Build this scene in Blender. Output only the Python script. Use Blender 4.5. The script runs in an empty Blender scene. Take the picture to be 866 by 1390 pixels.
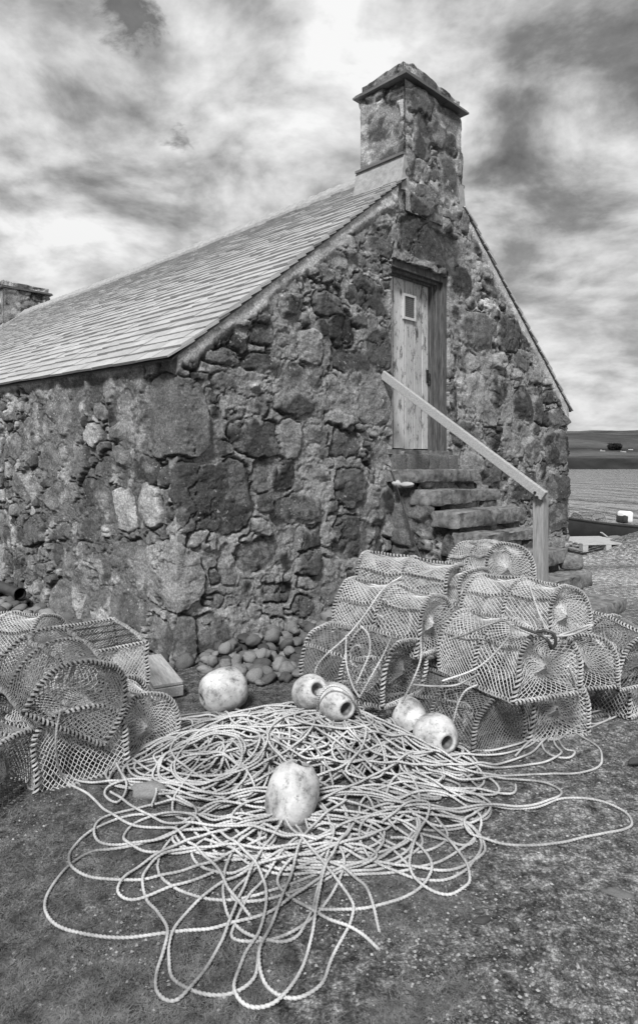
import bpy, math, random
import numpy as np
from mathutils import Vector, Matrix
random.seed(7); RNG = np.random.default_rng(11)
PI = math.pi
SC = bpy.context.scene
COL = SC.collection

# ------------------------------------------------------------------ noise
_perm = np.random.default_rng(3).permutation(512).astype(np.int64)
_val = np.random.default_rng(4).random(512)
def _h(ix, iy, seed):
    return _val[(_perm[(_perm[(ix + seed * 37) & 511] + iy) & 511] + seed * 13) & 511]
def vnoise(x, y, seed=0):
    x = np.asarray(x, float); y = np.asarray(y, float)
    ix = np.floor(x).astype(np.int64); iy = np.floor(y).astype(np.int64)
    fx = x - ix; fy = y - iy
    fx = fx * fx * fx * (fx * (fx * 6 - 15) + 10); fy = fy * fy * fy * (fy * (fy * 6 - 15) + 10)
    a = _h(ix, iy, seed); b = _h(ix + 1, iy, seed); c = _h(ix, iy + 1, seed); d = _h(ix + 1, iy + 1, seed)
    return (a * (1 - fx) + b * fx) * (1 - fy) + (c * (1 - fx) + d * fx) * fy
def fbm(x, y, seed=0, octv=4, gain=.5):
    s = 0; amp = 1; tot = 0
    x = np.asarray(x, float); y = np.asarray(y, float)
    for k in range(octv):
        s = s + amp * vnoise(x, y, seed + k * 5); tot += amp; amp *= gain
        x, y = x * 1.97 + y * .35, y * 1.97 - x * .35
    return s / tot
def ridged(x, y, seed=0, octv=3):
    s = 0; amp = 1; tot = 0
    for k in range(octv):
        s = s + amp * (1 - np.abs(2 * vnoise(x, y, seed + k * 7) - 1)); tot += amp; amp *= .5
        x, y = x * 2.03 + y * .3, y * 2.03 - x * .3
    return s / tot
def sstep(a, b, x):
    t = np.clip((x - a) / (b - a), 0, 1); return t * t * (3 - 2 * t)

# ------------------------------------------------------------------ objects
def tag(o, label=None, cat=None, group=None, kind=None):
    if label: o['label'] = label
    if cat: o['category'] = cat
    if group: o['group'] = group
    if kind: o['kind'] = kind
    return o
def empty(name, loc=(0, 0, 0), rz=0.0):
    o = bpy.data.objects.new(name, None); COL.objects.link(o)
    o.location = loc; o.rotation_euler = (0, 0, rz); o.empty_display_size = .1
    return o
class MB:
    """collects vertices and faces for ONE mesh object"""
    def __init__(s): s.v = []; s.f = []; s.n = 0; s.c = []; s.anyc = False
    def add(s, verts, faces, col=None):
        verts = np.asarray(verts, float).reshape(-1, 3)
        for F in (faces if isinstance(faces, (list, tuple)) and len(faces) and isinstance(faces[0], np.ndarray) and faces[0].ndim == 2 else [faces]):
            F = np.asarray(F, np.int64)
            if F.size: s.f.append(F + s.n)
        s.v.append(verts); s.n += len(verts)
        if col is None: c = np.full(len(verts), .5)
        else: c = np.broadcast_to(np.asarray(col, float), (len(verts),)).copy(); s.anyc = True
        s.c.append(c)
    def box(s, x0, y0, z0, x1, y1, z1, M=None, col=None):
        v = np.array([[x, y, z] for z in (z0, z1) for y in (y0, y1) for x in (x0, x1)], float)
        if M is not None: v = xf(M, v)
        s.add(v, np.array([[0, 2, 3, 1], [4, 5, 7, 6], [0, 1, 5, 4], [2, 6, 7, 3], [0, 4, 6, 2], [1, 3, 7, 5]]), col)
    def build(s, name, mat, parent=None, smooth=False):
        me = bpy.data.meshes.new(name)
        V = np.concatenate(s.v)
        tot = sum(f.size for f in s.f); nf = sum(len(f) for f in s.f)
        me.vertices.add(len(V)); me.vertices.foreach_set('co', V.astype(np.float32).ravel())
        me.loops.add(tot); me.polygons.add(nf)
        me.loops.foreach_set('vertex_index', np.concatenate([f.ravel() for f in s.f]).astype(np.int32))
        sizes = np.concatenate([np.full(len(f), f.shape[1]) for f in s.f])
        st = np.concatenate([[0], np.cumsum(sizes)[:-1]]).astype(np.int32)
        me.polygons.foreach_set('loop_start', st)
        me.update(calc_edges=True)
        me.polygons.foreach_set('use_smooth', np.full(nf, smooth))
        if s.anyc:
            a = me.attributes.new('Col', 'FLOAT', 'POINT')
            a.data.foreach_set('value', np.concatenate(s.c).astype(np.float32))
        me.validate(); me.update()
        if mat: me.materials.append(mat)
        o = bpy.data.objects.new(name, me); COL.objects.link(o)
        if parent is not None: o.parent = parent
        return o
def xf(M, v):
    A = np.array(M); v = np.asarray(v, float)
    return v @ A[:3, :3].T + A[:3, 3]
def gridfaces(nr, nc, wrap=False):
    i = np.arange(nr - 1)[:, None]; j = np.arange(nc if wrap else nc - 1)[None, :]
    j2 = (j + 1) % nc
    return np.stack([i * nc + j, i * nc + j2, (i + 1) * nc + j2, (i + 1) * nc + j], -1).reshape(-1, 4)
def resample(p, step):
    p = np.asarray(p, float)
    d = np.concatenate([[0], np.cumsum(np.linalg.norm(np.diff(p, axis=0), axis=1))])
    n = max(3, int(d[-1] / step) + 1)
    q = np.linspace(0, d[-1], n)
    return np.stack([np.interp(q, d, p[:, k]) for k in range(p.shape[1])], 1)
def spline(p, per=14, closed=False):
    p = np.asarray(p, float)
    if closed: P = np.vstack([p[-1], p, p[0], p[1]])
    else: P = np.vstack([2 * p[0] - p[1], p, 2 * p[-1] - p[-2]])
    out = []; t = np.linspace(0, 1, per, endpoint=False)[:, None]
    for i in range(1, len(P) - 2):
        a, b, c, d = P[i - 1], P[i], P[i + 1], P[i + 2]
        out.append(.5 * (2 * b + (c - a) * t + (2 * a - 5 * b + 4 * c - d) * t * t + (3 * b - a - 3 * c + d) * t ** 3))
    out.append(P[-2][None] if not closed else P[1][None])
    return np.vstack(out)
def frames(p):
    T = np.gradient(p, axis=0); T /= np.maximum(np.linalg.norm(T, axis=1, keepdims=True), 1e-9)
    U = np.zeros_like(T)
    u = np.cross(T[0], (0, 0, 1.0))
    if np.linalg.norm(u) < .1: u = np.cross(T[0], (1.0, 0, 0))
    u /= np.linalg.norm(u)
    ux, uy, uz = u
    for i, (a, b, c) in enumerate(T.tolist()):
        d = ux * a + uy * b + uz * c
        ux -= d * a; uy -= d * b; uz -= d * c
        l = math.sqrt(ux * ux + uy * uy + uz * uz) or 1.0
        ux /= l; uy /= l; uz /= l
        U[i] = (ux, uy, uz)
    return T, U, np.cross(T, U)
def tube(mb, p, r, sides=8, caps=True, col=None):
    p = np.asarray(p, float); T, U, W = frames(p)
    a = np.linspace(0, 2 * PI, sides, endpoint=False)
    r = np.broadcast_to(np.asarray(r, float), (len(p),))
    v = p[:, None] + r[:, None, None] * (U[:, None] * np.cos(a)[None, :, None] + W[:, None] * np.sin(a)[None, :, None])
    f = [gridfaces(len(p), sides, True)]
    mb.add(v.reshape(-1, 3), f, col)
    if caps:
        for e in (0, len(p) - 1):
            idx = np.arange(sides); ring = v[e]
            c = ring.mean(0)
            mb.add(np.vstack([ring, c[None]]), np.stack([idx, (idx + 1) % sides, np.full(sides, sides)], 1), col)
LAY = .045
def rope(mb, p, r=.008, step=.005, col=None, lay=LAY):
    """three strand laid rope: a three-lobed section turning along the path"""
    p = resample(p, step); T, U, W = frames(p)
    L = np.arange(len(p)) * step
    a = np.linspace(0, 2 * PI, 9, endpoint=False)
    prof = np.tile([.64, 1.07, 1.07], 3)
    ang = a[None] + (2 * PI * L / lay / 1.0)[:, None] / 1.0
    v = p[:, None] + (r * prof)[None, :, None] * (U[:, None] * np.cos(ang)[..., None] + W[:, None] * np.sin(ang)[..., None])
    mb.add(v.reshape(-1, 3), [gridfaces(len(p), 9, True)], col)
    for e in (0, len(p) - 1):
        idx = np.arange(9); c = v[e].mean(0)
        mb.add(np.vstack([v[e], c[None]]), np.stack([idx, (idx + 1) % 9, np.full(9, 9)], 1), col)
def struts(mb, P, Q, r, col=None):
    P = np.asarray(P, float); Q = np.asarray(Q, float)
    T = Q - P; l = np.linalg.norm(T, axis=1, keepdims=True); T = T / np.maximum(l, 1e-9)
    ref = np.where(np.abs(T[:, 2:3]) < .8, np.array([[0, 0, 1.0]]), np.array([[1.0, 0, 0]]))
    U = np.cross(T, ref); U /= np.maximum(np.linalg.norm(U, axis=1, keepdims=True), 1e-9); W = np.cross(T, U)
    n = len(P); v = np.zeros((n, 6, 3))
    for k in range(3):
        o = r * (U * math.cos(k * 2 * PI / 3) + W * math.sin(k * 2 * PI / 3))
        v[:, k] = P + o; v[:, k + 3] = Q + o
    b = np.arange(n)[:, None] * 6
    f = np.concatenate([b + np.array([[k, (k + 1) % 3, (k + 1) % 3 + 3, k + 3]]) for k in range(3)])
    mb.add(v.reshape(-1, 3), f, col)
def coil(mb, p, R, r, pitch, col=None, seed=0):
    """cord wound round a rod"""
    p = resample(p, pitch / 7); T, U, W = frames(p)
    ph = np.arange(len(p)) * 2 * PI / 7
    ph = ph + .5 * np.sin(np.arange(len(p)) * .11 + seed)
    q = p + R * (U * np.cos(ph)[:, None] + W * np.sin(ph)[:, None])
    tube(mb, q, r, 4, False, col)
def lathe(mb, prof, seg=28, M=None, col=None):
    a = np.linspace(0, 2 * PI, seg, endpoint=False)
    v = np.array([[r * math.cos(t), r * math.sin(t), z] for r, z in prof for t in a])
    if M is not None: v = xf(M, v)
    mb.add(v, [gridfaces(len(prof), seg, True)], col)

# ------------------------------------------------------------------ materials (all neutral greys: the photograph is monochrome)
def newmat(name, rough=.85, spec=.3):
    m = bpy.data.materials.new(name); m.use_nodes = True
    nt = m.node_tree; b = nt.nodes['Principled BSDF']
    b.inputs['Roughness'].default_value = rough
    b.inputs['Specular IOR Level'].default_value = spec
    return m, nt, b
def N(nt, typ, **kw):
    n = nt.nodes.new(typ)
    for k, v in kw.items():
        if k in n.inputs.keys() if isinstance(k, str) else False: n.inputs[k].default_value = v
        else: setattr(n, k, v)
    return n
def g(v): return (v, v, v, 1)
def noise(nt, scale, detail=6, rough=.6, coord='Object', stretch=None, dist=0.0):
    tc = nt.nodes.new('ShaderNodeTexCoord')
    n = nt.nodes.new('ShaderNodeTexNoise'); n.inputs['Scale'].default_value = scale
    n.inputs['Detail'].default_value = detail; n.inputs['Roughness'].default_value = rough
    n.inputs['Distortion'].default_value = dist
    src = tc.outputs[coord]
    if stretch:
        mp = nt.nodes.new('ShaderNodeMapping'); mp.inputs['Scale'].default_value = stretch
        nt.links.new(src, mp.inputs['Vector']); src = mp.outputs['Vector']
    nt.links.new(src, n.inputs['Vector'])
    return n
def ramp(nt, src, stops):
    r = nt.nodes.new('ShaderNodeValToRGB')
    while len(r.color_ramp.elements) < len(stops): r.color_ramp.elements.new(.5)
    for e, (p, v) in zip(r.color_ramp.elements, stops): e.position = p; e.color = g(v)
    nt.links.new(src, r.inputs[0]); return r
def mth(nt, op, a, b=None, clamp=False):
    n = nt.nodes.new('ShaderNodeMath'); n.operation = op; n.use_clamp = clamp
    for i, s in enumerate((a, b)):
        if s is None: continue
        if isinstance(s, (int, float)): n.inputs[i].default_value = s
        else: nt.links.new(s, n.inputs[i])
    return n.outputs[0]
def bump(nt, bsdf, h, strength=.5, dist=.01, prev=None):
    b = nt.nodes.new('ShaderNodeBump'); b.inputs['Strength'].default_value = strength; b.inputs['Distance'].default_value = dist
    nt.links.new(h, b.inputs['Height'])
    if prev is not None: nt.links.new(prev, b.inputs['Normal'])
    nt.links.new(b.outputs[0], bsdf.inputs['Normal']); return b.outputs[0]
def attr(nt, name='Col'):
    a = nt.nodes.new('ShaderNodeAttribute'); a.attribute_name = name; return a.outputs['Fac']
def setcol(nt, bsdf, val):
    c = nt.nodes.new('ShaderNodeCombineColor')
    for k in range(3): nt.links.new(val, c.inputs[k])
    nt.links.new(c.outputs[0], bsdf.inputs['Base Color'])
def m_noise(name, lo, hi, scale, rough=.85, spec=.3, bs=.4, bd=.004, detail=8, stretch=None, useattr=False, bscale=None, lopos=.3, hipos=.7):
    m, nt, b = newmat(name, rough, spec)
    n = noise(nt, scale, detail, .65, stretch=stretch)
    r = ramp(nt, n.outputs['Fac'], [(lopos, lo), (hipos, hi)])
    val = r.outputs[0]
    if useattr: val = mth(nt, 'MULTIPLY', val, attr(nt))
    setcol(nt, b, val)
    n2 = noise(nt, bscale or scale * 3, 6, .7, stretch=stretch)
    bump(nt, b, n2.outputs['Fac'], bs, bd)
    return m
M = {}
def make_materials():
    # rubble masonry: Col attribute is the stone / mortar albedo laid out stone by stone
    m, nt, b = newmat('masonry', .92, .25)
    n1 = noise(nt, 9, 8, .7); n2 = noise(nt, 55, 6, .75)
    r1 = ramp(nt, n1.outputs['Fac'], [(.3, .7), (.72, 1.25)])
    r2 = ramp(nt, n2.outputs['Fac'], [(.32, .42), (.48, .95), (.66, 1.7)])
    v = mth(nt, 'MULTIPLY', mth(nt, 'MULTIPLY', attr(nt), r1.outputs[0]), r2.outputs[0])
    # lichen specks
    n3 = noise(nt, 34, 3, .5); n4 = noise(nt, 2.1, 4, .6)
    l = mth(nt, 'MULTIPLY', ramp(nt, n3.outputs['Fac'], [(.64, 0), (.68, 1)]).outputs[0], ramp(nt, n4.outputs['Fac'], [(.48, 0), (.6, 1)]).outputs[0])
    v = mth(nt, 'ADD', v, mth(nt, 'MULTIPLY', l, .22))
    setcol(nt, b, v)
    p = bump(nt, b, n2.outputs['Fac'], .9, .014)
    n5 = noise(nt, 170, 4, .7); bump(nt, b, n5.outputs['Fac'], .5, .004, p)
    M['masonry'] = m
    m, nt, b = newmat('slate', .5, .42)
    n1 = noise(nt, 6, 8, .7); n2 = noise(nt, 70, 6, .75)
    v = mth(nt, 'MULTIPLY', mth(nt, 'MULTIPLY', attr(nt), ramp(nt, n1.outputs['Fac'], [(.3, .85), (.7, 1.12)]).outputs[0]), ramp(nt, n2.outputs['Fac'], [(.3, .75), (.7, 1.2)]).outputs[0])
    setcol(nt, b, v); bump(nt, b, n2.outputs['Fac'], .35, .005); M['slate'] = m
    M['cement'] = m_noise('cement', .2, .36, 14, bs=.6, bd=.008)
    M['stone'] = m_noise('weathered_stone', .045, .27, 13, bs=.9, bd=.02, useattr=False, bscale=30)
    M['cobble'] = m_noise('cobble', .6, 1.2, 9, rough=.75, bs=.25, bd=.003, useattr=True, bscale=120)
    # weathered paint on boards
    m, nt, b = newmat('door_boards', .8, .25)
    n1 = noise(nt, 4.5, 9, .72, stretch=(3, 3, 1.0)); n2 = noise(nt, 16, 8, .7, stretch=(2, 2, .9)); n3 = noise(nt, 40, 6, .7, stretch=(7, 7, .2))
    base = ramp(nt, n3.outputs['Fac'], [(.3, .28), (.7, .60)]).outputs[0]
    wear = ramp(nt, n1.outputs['Fac'], [(.34, .10), (.41, .4), (.47, 1.0)]).outputs[0]
    spots = ramp(nt, n2.outputs['Fac'], [(.35, .15), (.41, 1.0)]).outputs[0]
    setcol(nt, b, mth(nt, 'MULTIPLY', mth(nt, 'MULTIPLY', base, wear), mth(nt, 'MULTIPLY', spots, attr(nt))))
    bump(nt, b, n3.outputs['Fac'], .5, .006); M['door'] = m
    M['darkwood'] = m_noise('weathered_dark_wood', .014, .16, 9, stretch=(7, 7, .6), bs=.6, bd=.006)
    M['wood'] = m_noise('sawn_timber', .20, .42, 10, stretch=(1, 9, 9), bs=.3, bd=.003)
    M['postwood'] = m_noise('post_timber', .15, .34, 10, stretch=(9, 9, .7), bs=.4, bd=.003)
    M['metal'] = m_noise('painted_vent', .4, .55, 20, rough=.5)
    M['dark'] = m_noise('dark_void', .003, .006, 10)
    M['wire'] = m_noise('grey_wire', .12, .2, 10)
    M['blackplastic'] = m_noise('black_plastic', .02, .05, 12, rough=.4, spec=.5, bs=.05)
    # rope: pale, weathered, dirty in places
    m, nt, b = newmat('rope', .85, .2)
    n1 = noise(nt, 3.5, 5, .6); n2 = noise(nt, 90, 4, .7)
    v = mth(nt, 'MULTIPLY', ramp(nt, n1.outputs['Fac'], [(.32, .17), (.62, .50)]).outputs[0], ramp(nt, n2.outputs['Fac'], [(.3, .7), (.65, 1.1)]).outputs[0])
    setcol(nt, b, mth(nt, 'MULTIPLY', v, mth(nt, 'MULTIPLY', attr(nt), 2.0))); bump(nt, b, n2.outputs['Fac'], .3, .002); M['rope'] = m
    M['net_light'] = m_noise('pale_twine', .36, .64, 8, bs=.1)
    M['net_dark'] = m_noise('grey_twine', .10, .22, 8, bs=.1)
    M['rod'] = m_noise('tarred_rod', .008, .022, 20, bs=.2)
    M['wrap'] = m_noise('wrapping_cord', .12, .50, 5, bs=.3, bd=.002)
    M['wrap_dark'] = m_noise('dark_wrapping_cord', .05, .30, 5, bs=.3, bd=.002)
    # float: scuffed chalky plastic with grime
    m, nt, b = newmat('float_plastic', .5, .4)
    n1 = noise(nt, 9, 8, .72); n2 = noise(nt, 45, 7, .75); n3 = noise(nt, 3.4, 5, .6)
    v = ramp(nt, n1.outputs['Fac'], [(.34, .16), (.46, .42), (.66, .62)]).outputs[0]
    sc = ramp(nt, n2.outputs['Fac'], [(.32, .3), (.46, 1.0)]).outputs[0]
    st = ramp(nt, n3.outputs['Fac'], [(.3, .6), (.5, 1.0)]).outputs[0]
    setcol(nt, b, mth(nt, 'MULTIPLY', mth(nt, 'MULTIPLY', v, sc), mth(nt, 'MULTIPLY', st, mth(nt, 'MULTIPLY', attr(nt), 2.0))))
    bump(nt, b, n2.outputs['Fac'], .3, .003); M['float'] = m
    # ground
    m, nt, b = newmat('earth_and_turf', .95, .15)
    n1 = noise(nt, 1.3, 6, .65); n2 = noise(nt, 16, 8, .72); n3 = noise(nt, 85, 5, .75); 
    a = ramp(nt, n2.outputs['Fac'], [(.34, .014), (.5, .07), (.66, .20)]).outputs[0]
    f = ramp(nt, n3.outputs['Fac'], [(.34, .25), (.52, 1.0), (.66, 2.4)]).outputs[0]
    w = ramp(nt, n1.outputs['Fac'], [(.3, .75), (.7, 1.3)]).outputs[0]
    setcol(nt, b, mth(nt, 'MULTIPLY', mth(nt, 'MULTIPLY', a, f), mth(nt, 'MULTIPLY', w, mth(nt, 'MULTIPLY', attr(nt), 2.0))))
    p = bump(nt, b, n2.outputs['Fac'], .6, .03); bump(nt, b, n3.outputs['Fac'], .8, .012, p); M['ground'] = m
    M['grass'] = m_noise('grass_blades', .03, .20, 9, useattr=False, bs=0)
    M['gravel'] = m_noise('gravel_chips', .7, 1.2, 40, useattr=True, bs=.2)
    m, nt, b = newmat('sea_water', .08, .5)
    b.inputs['Base Color'].default_value = g(.2)
    n1 = noise(nt, .55, 6, .62, stretch=(.6, 1.0, 1)); n2 = noise(nt, .07, 4, .6, stretch=(.5, 1.3, 1))
    h = mth(nt, 'ADD', mth(nt, 'MULTIPLY', n1.outputs['Fac'], 1.0), mth(nt, 'MULTIPLY', n2.outputs['Fac'], 1.5))
    p = bump(nt, b, h, .16, .4)
    n3 = noise(nt, .10, 5, .6, stretch=(2.2, .55, 1)); bump(nt, b, n3.outputs['Fac'], .42, 4.0, p); M['water'] = m
    m, nt, b = newmat('moorland', .95, .1)
    n1 = noise(nt, .012, 8, .65, stretch=(1, 1, 4)); n2 = noise(nt, .09, 5, .7)
    setcol(nt, b, mth(nt, 'MULTIPLY', mth(nt, 'MULTIPLY', attr(nt), ramp(nt, n1.outputs['Fac'], [(.3, .6), (.7, 1.35)]).outputs[0]), ramp(nt, n2.outputs['Fac'], [(.3, .75), (.7, 1.25)]).outputs[0]))
    M['moor'] = m
    M['hull'] = m_noise('dark_hull_paint', .018, .04, 3, rough=.45, spec=.4, bs=.1)
    M['white'] = m_noise('white_paint', .6, .8, 6, rough=.45, bs=.1)
    M['pallet'] = m_noise('bleached_pallet', .26, .45, 8, stretch=(1, 6, 6), bs=.3)
make_materials()
# ------------------------------------------------------------------ camera, photo frame helpers
F = 900.0; CX = 433.0; HY = 633.0; EYE = 1.6          # pixels of the 866 px wide photograph
cam = bpy.data.cameras.new('camera'); co = bpy.data.objects.new('camera', cam); COL.objects.link(co)
co.location = (0, 0, EYE); co.rotation_euler = (PI / 2, 0, 0)
cam.sensor_fit = 'HORIZONTAL'; cam.sensor_width = 36; cam.lens = 36 * F / 866
cam.shift_y = -(695 - HY) / 866; cam.clip_end = 20000; cam.clip_start = .05
SC.camera = co
def at_depth(px, py, d): return np.array([(px - CX) / F * d, d, EYE - (py - HY) * d / F])
def on_ground(px, py, z=0.0):
    d = (EYE - z) * F / (py - HY); return np.array([(px - CX) / F * d, d, z])
# building frame: x = along gable (t), y = into the building along the long wall (s), z up
BC = np.array([-1.134, 5.29]); BA = math.atan2(.7044, .7098)
G_ = np.array([math.cos(BA), math.sin(BA)]); S_ = np.array([-math.sin(BA), math.cos(BA)])
def bl(x, y, z): 
    p = BC + G_ * x + S_ * y; return np.array([p[0], p[1], z])
def px_t(px, n=0.0):
    r = (px - CX) / F; o = BC - S_ * n
    return (r * o[1] - o[0]) / (G_[0] - r * G_[1])
def px_s(px):
    r = (px - CX) / F
    return (r * BC[1] - BC[0]) / (S_[0] - r * S_[1])
def z_gable(px, py): 
    t = px_t(px); d = BC[1] + G_[1] * t; return EYE + (HY - py) * d / F
def z_left(px, py):
    s = px_s(px); d = BC[1] + S_[1] * s; return EYE + (HY - py) * d / F

# ------------------------------------------------------------------ rubble masonry height map
class Rubble:
    def __init__(s, w0, w1, z1, res, stones, seed, mort=.33, fill=(.05, .2), n_try=6000, mortar_level=.0, gap=1.03, cover=None):
        rng = np.random.default_rng(seed)
        s.w0, s.res = w0, res
        nw = int((w1 - w0) / res) + 1; nz = int(z1 / res) + 1
        w = w0 + np.arange(nw) * res; z = np.arange(nz) * res
        X, Z = np.meshgrid(w, z, indexing='ij')
        WX = X + .075 * (fbm(X * 3.6, Z * 3.6, seed + 1, 4) - .5) * 2 + .024 * (fbm(X * 15, Z * 15, seed + 2, 3) - .5) * 2
        WZ = Z + .075 * (fbm(X * 3.6, Z * 3.6, seed + 3, 4) - .5) * 2 + .024 * (fbm(X * 15, Z * 15, seed + 4, 3) - .5) * 2
        LX = np.zeros(X.shape); LZ = np.zeros(X.shape)
        D = np.full(X.shape, 9.0); ID = np.full(X.shape, -1); D2 = np.full(X.shape, 9.0)
        placed = []
        occ = np.zeros((nw, nz), bool)
        def put(cx, cz, a, b, ang, p):
            i0 = max(0, int((cx - w0 - 1.7 * max(a, b)) / res) - 8); i1 = min(nw, int((cx - w0 + 1.7 * max(a, b)) / res) + 8)
            k0 = max(0, int((cz - 1.7 * max(a, b)) / res) - 8); k1 = min(nz, int((cz + 1.7 * max(a, b)) / res) + 8)
            if i1 <= i0 or k1 <= k0: return
            dx = WX[i0:i1, k0:k1] - cx; dz = WZ[i0:i1, k0:k1] - cz
            u = (dx * math.cos(ang) + dz * math.sin(ang)) / a; v = (-dx * math.sin(ang) + dz * math.cos(ang)) / b
            d = (np.abs(u) ** p + np.abs(v) ** p) ** (1 / p)
            # metric distance to the edge so joints keep their width
            d = 1 + (d - 1) * min(a, b) / .1
            sub = D[i0:i1, k0:k1]; s2 = D2[i0:i1, k0:k1]
            m = d < sub
            s2[:] = np.where(m, sub, np.minimum(s2, d))
            sub[m] = d[m]; LX[i0:i1, k0:k1][m] = dx[m]; LZ[i0:i1, k0:k1][m] = dz[m]; ID[i0:i1, k0:k1][m] = len(placed)
            occ[i0:i1, k0:k1] |= d < gap
        for (cx, cz, a, b, ang, tone) in stones:
            put(cx, cz, a, b, ang, 3.2); placed.append((tone, rng.random(), rng.random(), rng.random()))
        for k in range(n_try):
            f = 1 - (k / n_try) ** .6
            cx = w0 + rng.random() * (w1 - w0); cz = rng.random() * z1
            lo, hi = fill
            a = (lo + (hi - lo) * f * (.6 + .6 * rng.random())) * (.62 if cx < -.35 and w0 < -1 else 1.0); b = a * (.45 + .45 * rng.random())
            if rng.random() < .22: a, b = b, a
            ok = True
            for (ux, uz) in ((0, 0), (.85, 0), (-.85, 0), (0, .85), (0, -.85), (.6, .6), (-.6, .6), (.6, -.6), (-.6, -.6)):
                i = int((cx + ux * a - w0) / res); j = int((cz + uz * b) / res)
                if 0 <= i < nw and 0 <= j < nz and occ[i, j]: ok = False; break
            if not ok: continue
            put(cx, cz, a, b, (rng.random() - .5) * .5, 2.6 + rng.random() * 1.9)
            placed.append((None, rng.random(), rng.random(), rng.random()))
        T = np.array([(p[0] if p[0] is not None else .05 + .19 * p[1] ** 1.4) for p in placed] + [.3])
        R = np.array([p[1:] for p in placed] + [(0, 0, 0)])
        ids = np.where(D < 1.15, ID, len(placed))
        inside = sstep(1.03, .94, D)
        rough = fbm(X * 9, Z * 9, seed + 7, 5, .6) - .5
        fine = fbm(X * 34, Z * 34, seed + 8, 4, .65) - .5
        rid = ridged(X * 6 + R[ids][..., 0] * 40, Z * 9 + R[ids][..., 1] * 40, seed + 9, 4)
        big = fbm(X * 2.2, Z * 2.2, seed + 12, 3) - .5
        tilt = LX * (R[ids][..., 0] - .5) * .35 + LZ * (R[ids][..., 1] - .5) * .35
        t2 = LX * (R[ids][..., 1] - .5) * -.5 + LZ * (R[ids][..., 2] - .5) * .5; tilt = np.minimum(tilt, t2 + .012)
        stone_h = .012 + .05 * (R[ids][..., 2] - .35) + .024 * rough - .024 * (rid - .62) + .010 * fine + np.clip(tilt, -.035, .035)
        mort_h = mortar_level + .03 * big + .022 * (fbm(X * 22, Z * 22, seed + 15, 4, .65) - .5) + .014 * fine
        # open joints: narrow gaps that come and go round the stones
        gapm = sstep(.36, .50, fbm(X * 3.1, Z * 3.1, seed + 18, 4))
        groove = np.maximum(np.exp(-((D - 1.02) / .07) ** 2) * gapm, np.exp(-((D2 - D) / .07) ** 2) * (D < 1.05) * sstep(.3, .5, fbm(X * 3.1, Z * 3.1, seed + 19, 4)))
        crack = np.exp(-(np.abs(fbm(X * 3.3, Z * 3.3, seed + 31, 5) - .5) / .009) ** 2) * sstep(.46, .58, fbm(X * 1.3, Z * 1.3, seed + 33, 2))
        # mortar smeared over the edges of some stones
        smear = sstep(.50, .58, fbm(X * 2.6, Z * 2.6, seed + 21, 5))
        if w0 < -1: smear = smear * sstep(.3, .6, np.abs(X))
        inside = inside * (1 - smear * sstep(.45, .85, D) * .9)
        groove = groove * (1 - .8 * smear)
        H = mort_h * (1 - inside) + stone_h * inside - .048 * groove - .025 * crack
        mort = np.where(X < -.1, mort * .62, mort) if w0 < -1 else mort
        A = mort * (.6 + .8 * fbm(X * 6, Z * 6, seed + 24, 5)) * (1 - inside) + inside * T[ids] * (.62 + .76 * fbm(X * 10, Z * 10, seed + 26, 5, .6))
        lime = sstep(.60, .66, fbm(X * 3.4, Z * 3.4, seed + 27, 5, .6)) * (1 - .6 * inside)
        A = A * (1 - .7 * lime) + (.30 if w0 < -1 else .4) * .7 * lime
        A = A * (1 - .72 * np.clip(groove + .8 * crack, 0, 1))   # crevice shade painted into the albedo of open joints and cracks
        if cover is not None:
            c = cover(X, Z, seed)
            H = H * (1 - c) + (.02 + .014 * (fbm(X * 9, Z * 9, seed + 40, 3) - .5)) * c
            A = A * (1 - c) + (.36 + .22 * (fbm(X * 7, Z * 7, seed + 41, 4) - .5)) * c
        if w0 < -1: H = H * (.5 + .5 * sstep(.0, .07, np.abs(X)))
        dirt = fbm(X * .9, Z * .9, seed + 43, 4)
        A = A * (.72 + .56 * dirt)
        A = .145 * (np.maximum(A, .005) / .15) ** 1.25
        s.H = H; s.A = np.clip(A, .008, .6); s.nw, s.nz = nw, nz
    def sample(s, w, z, arr):
        i = np.clip((w - s.w0) / s.res, 0, s.nw - 1.001); j = np.clip(z / s.res, 0, s.nz - 1.001)
        i0 = i.astype(int); j0 = j.astype(int); fi = i - i0; fj = j - j0
        return (arr[i0, j0] * (1 - fi) + arr[i0 + 1, j0] * fi) * (1 - fj) + (arr[i0, j0 + 1] * (1 - fi) + arr[i0 + 1, j0 + 1] * fi) * fj

# ------------------------------------------------------------------ the cottage
GW = 7.0; LEN = 12.85; DOOR = (2.71, 3.79, 1.78, 3.87)
def eave(s): s = np.asarray(s, float); return 2.50 + .026 * np.clip(s, 0, 6)
def ridge(s): s = np.asarray(s, float); return 5.24 + .013 * s - .05 * np.sin(np.clip(s / LEN, 0, 1) * PI)
def roof_z(t, s):
    k = 1 - np.abs(np.asarray(t, float) - GW / 2) / (GW / 2); return eave(s) + (ridge(s) - eave(s)) * k
cottage = empty('stone_cottage', (BC[0], BC[1], 0), BA)
tag(cottage, 'old rubble stone cottage with slate roof, gable door and two chimneys', 'building')

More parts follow.
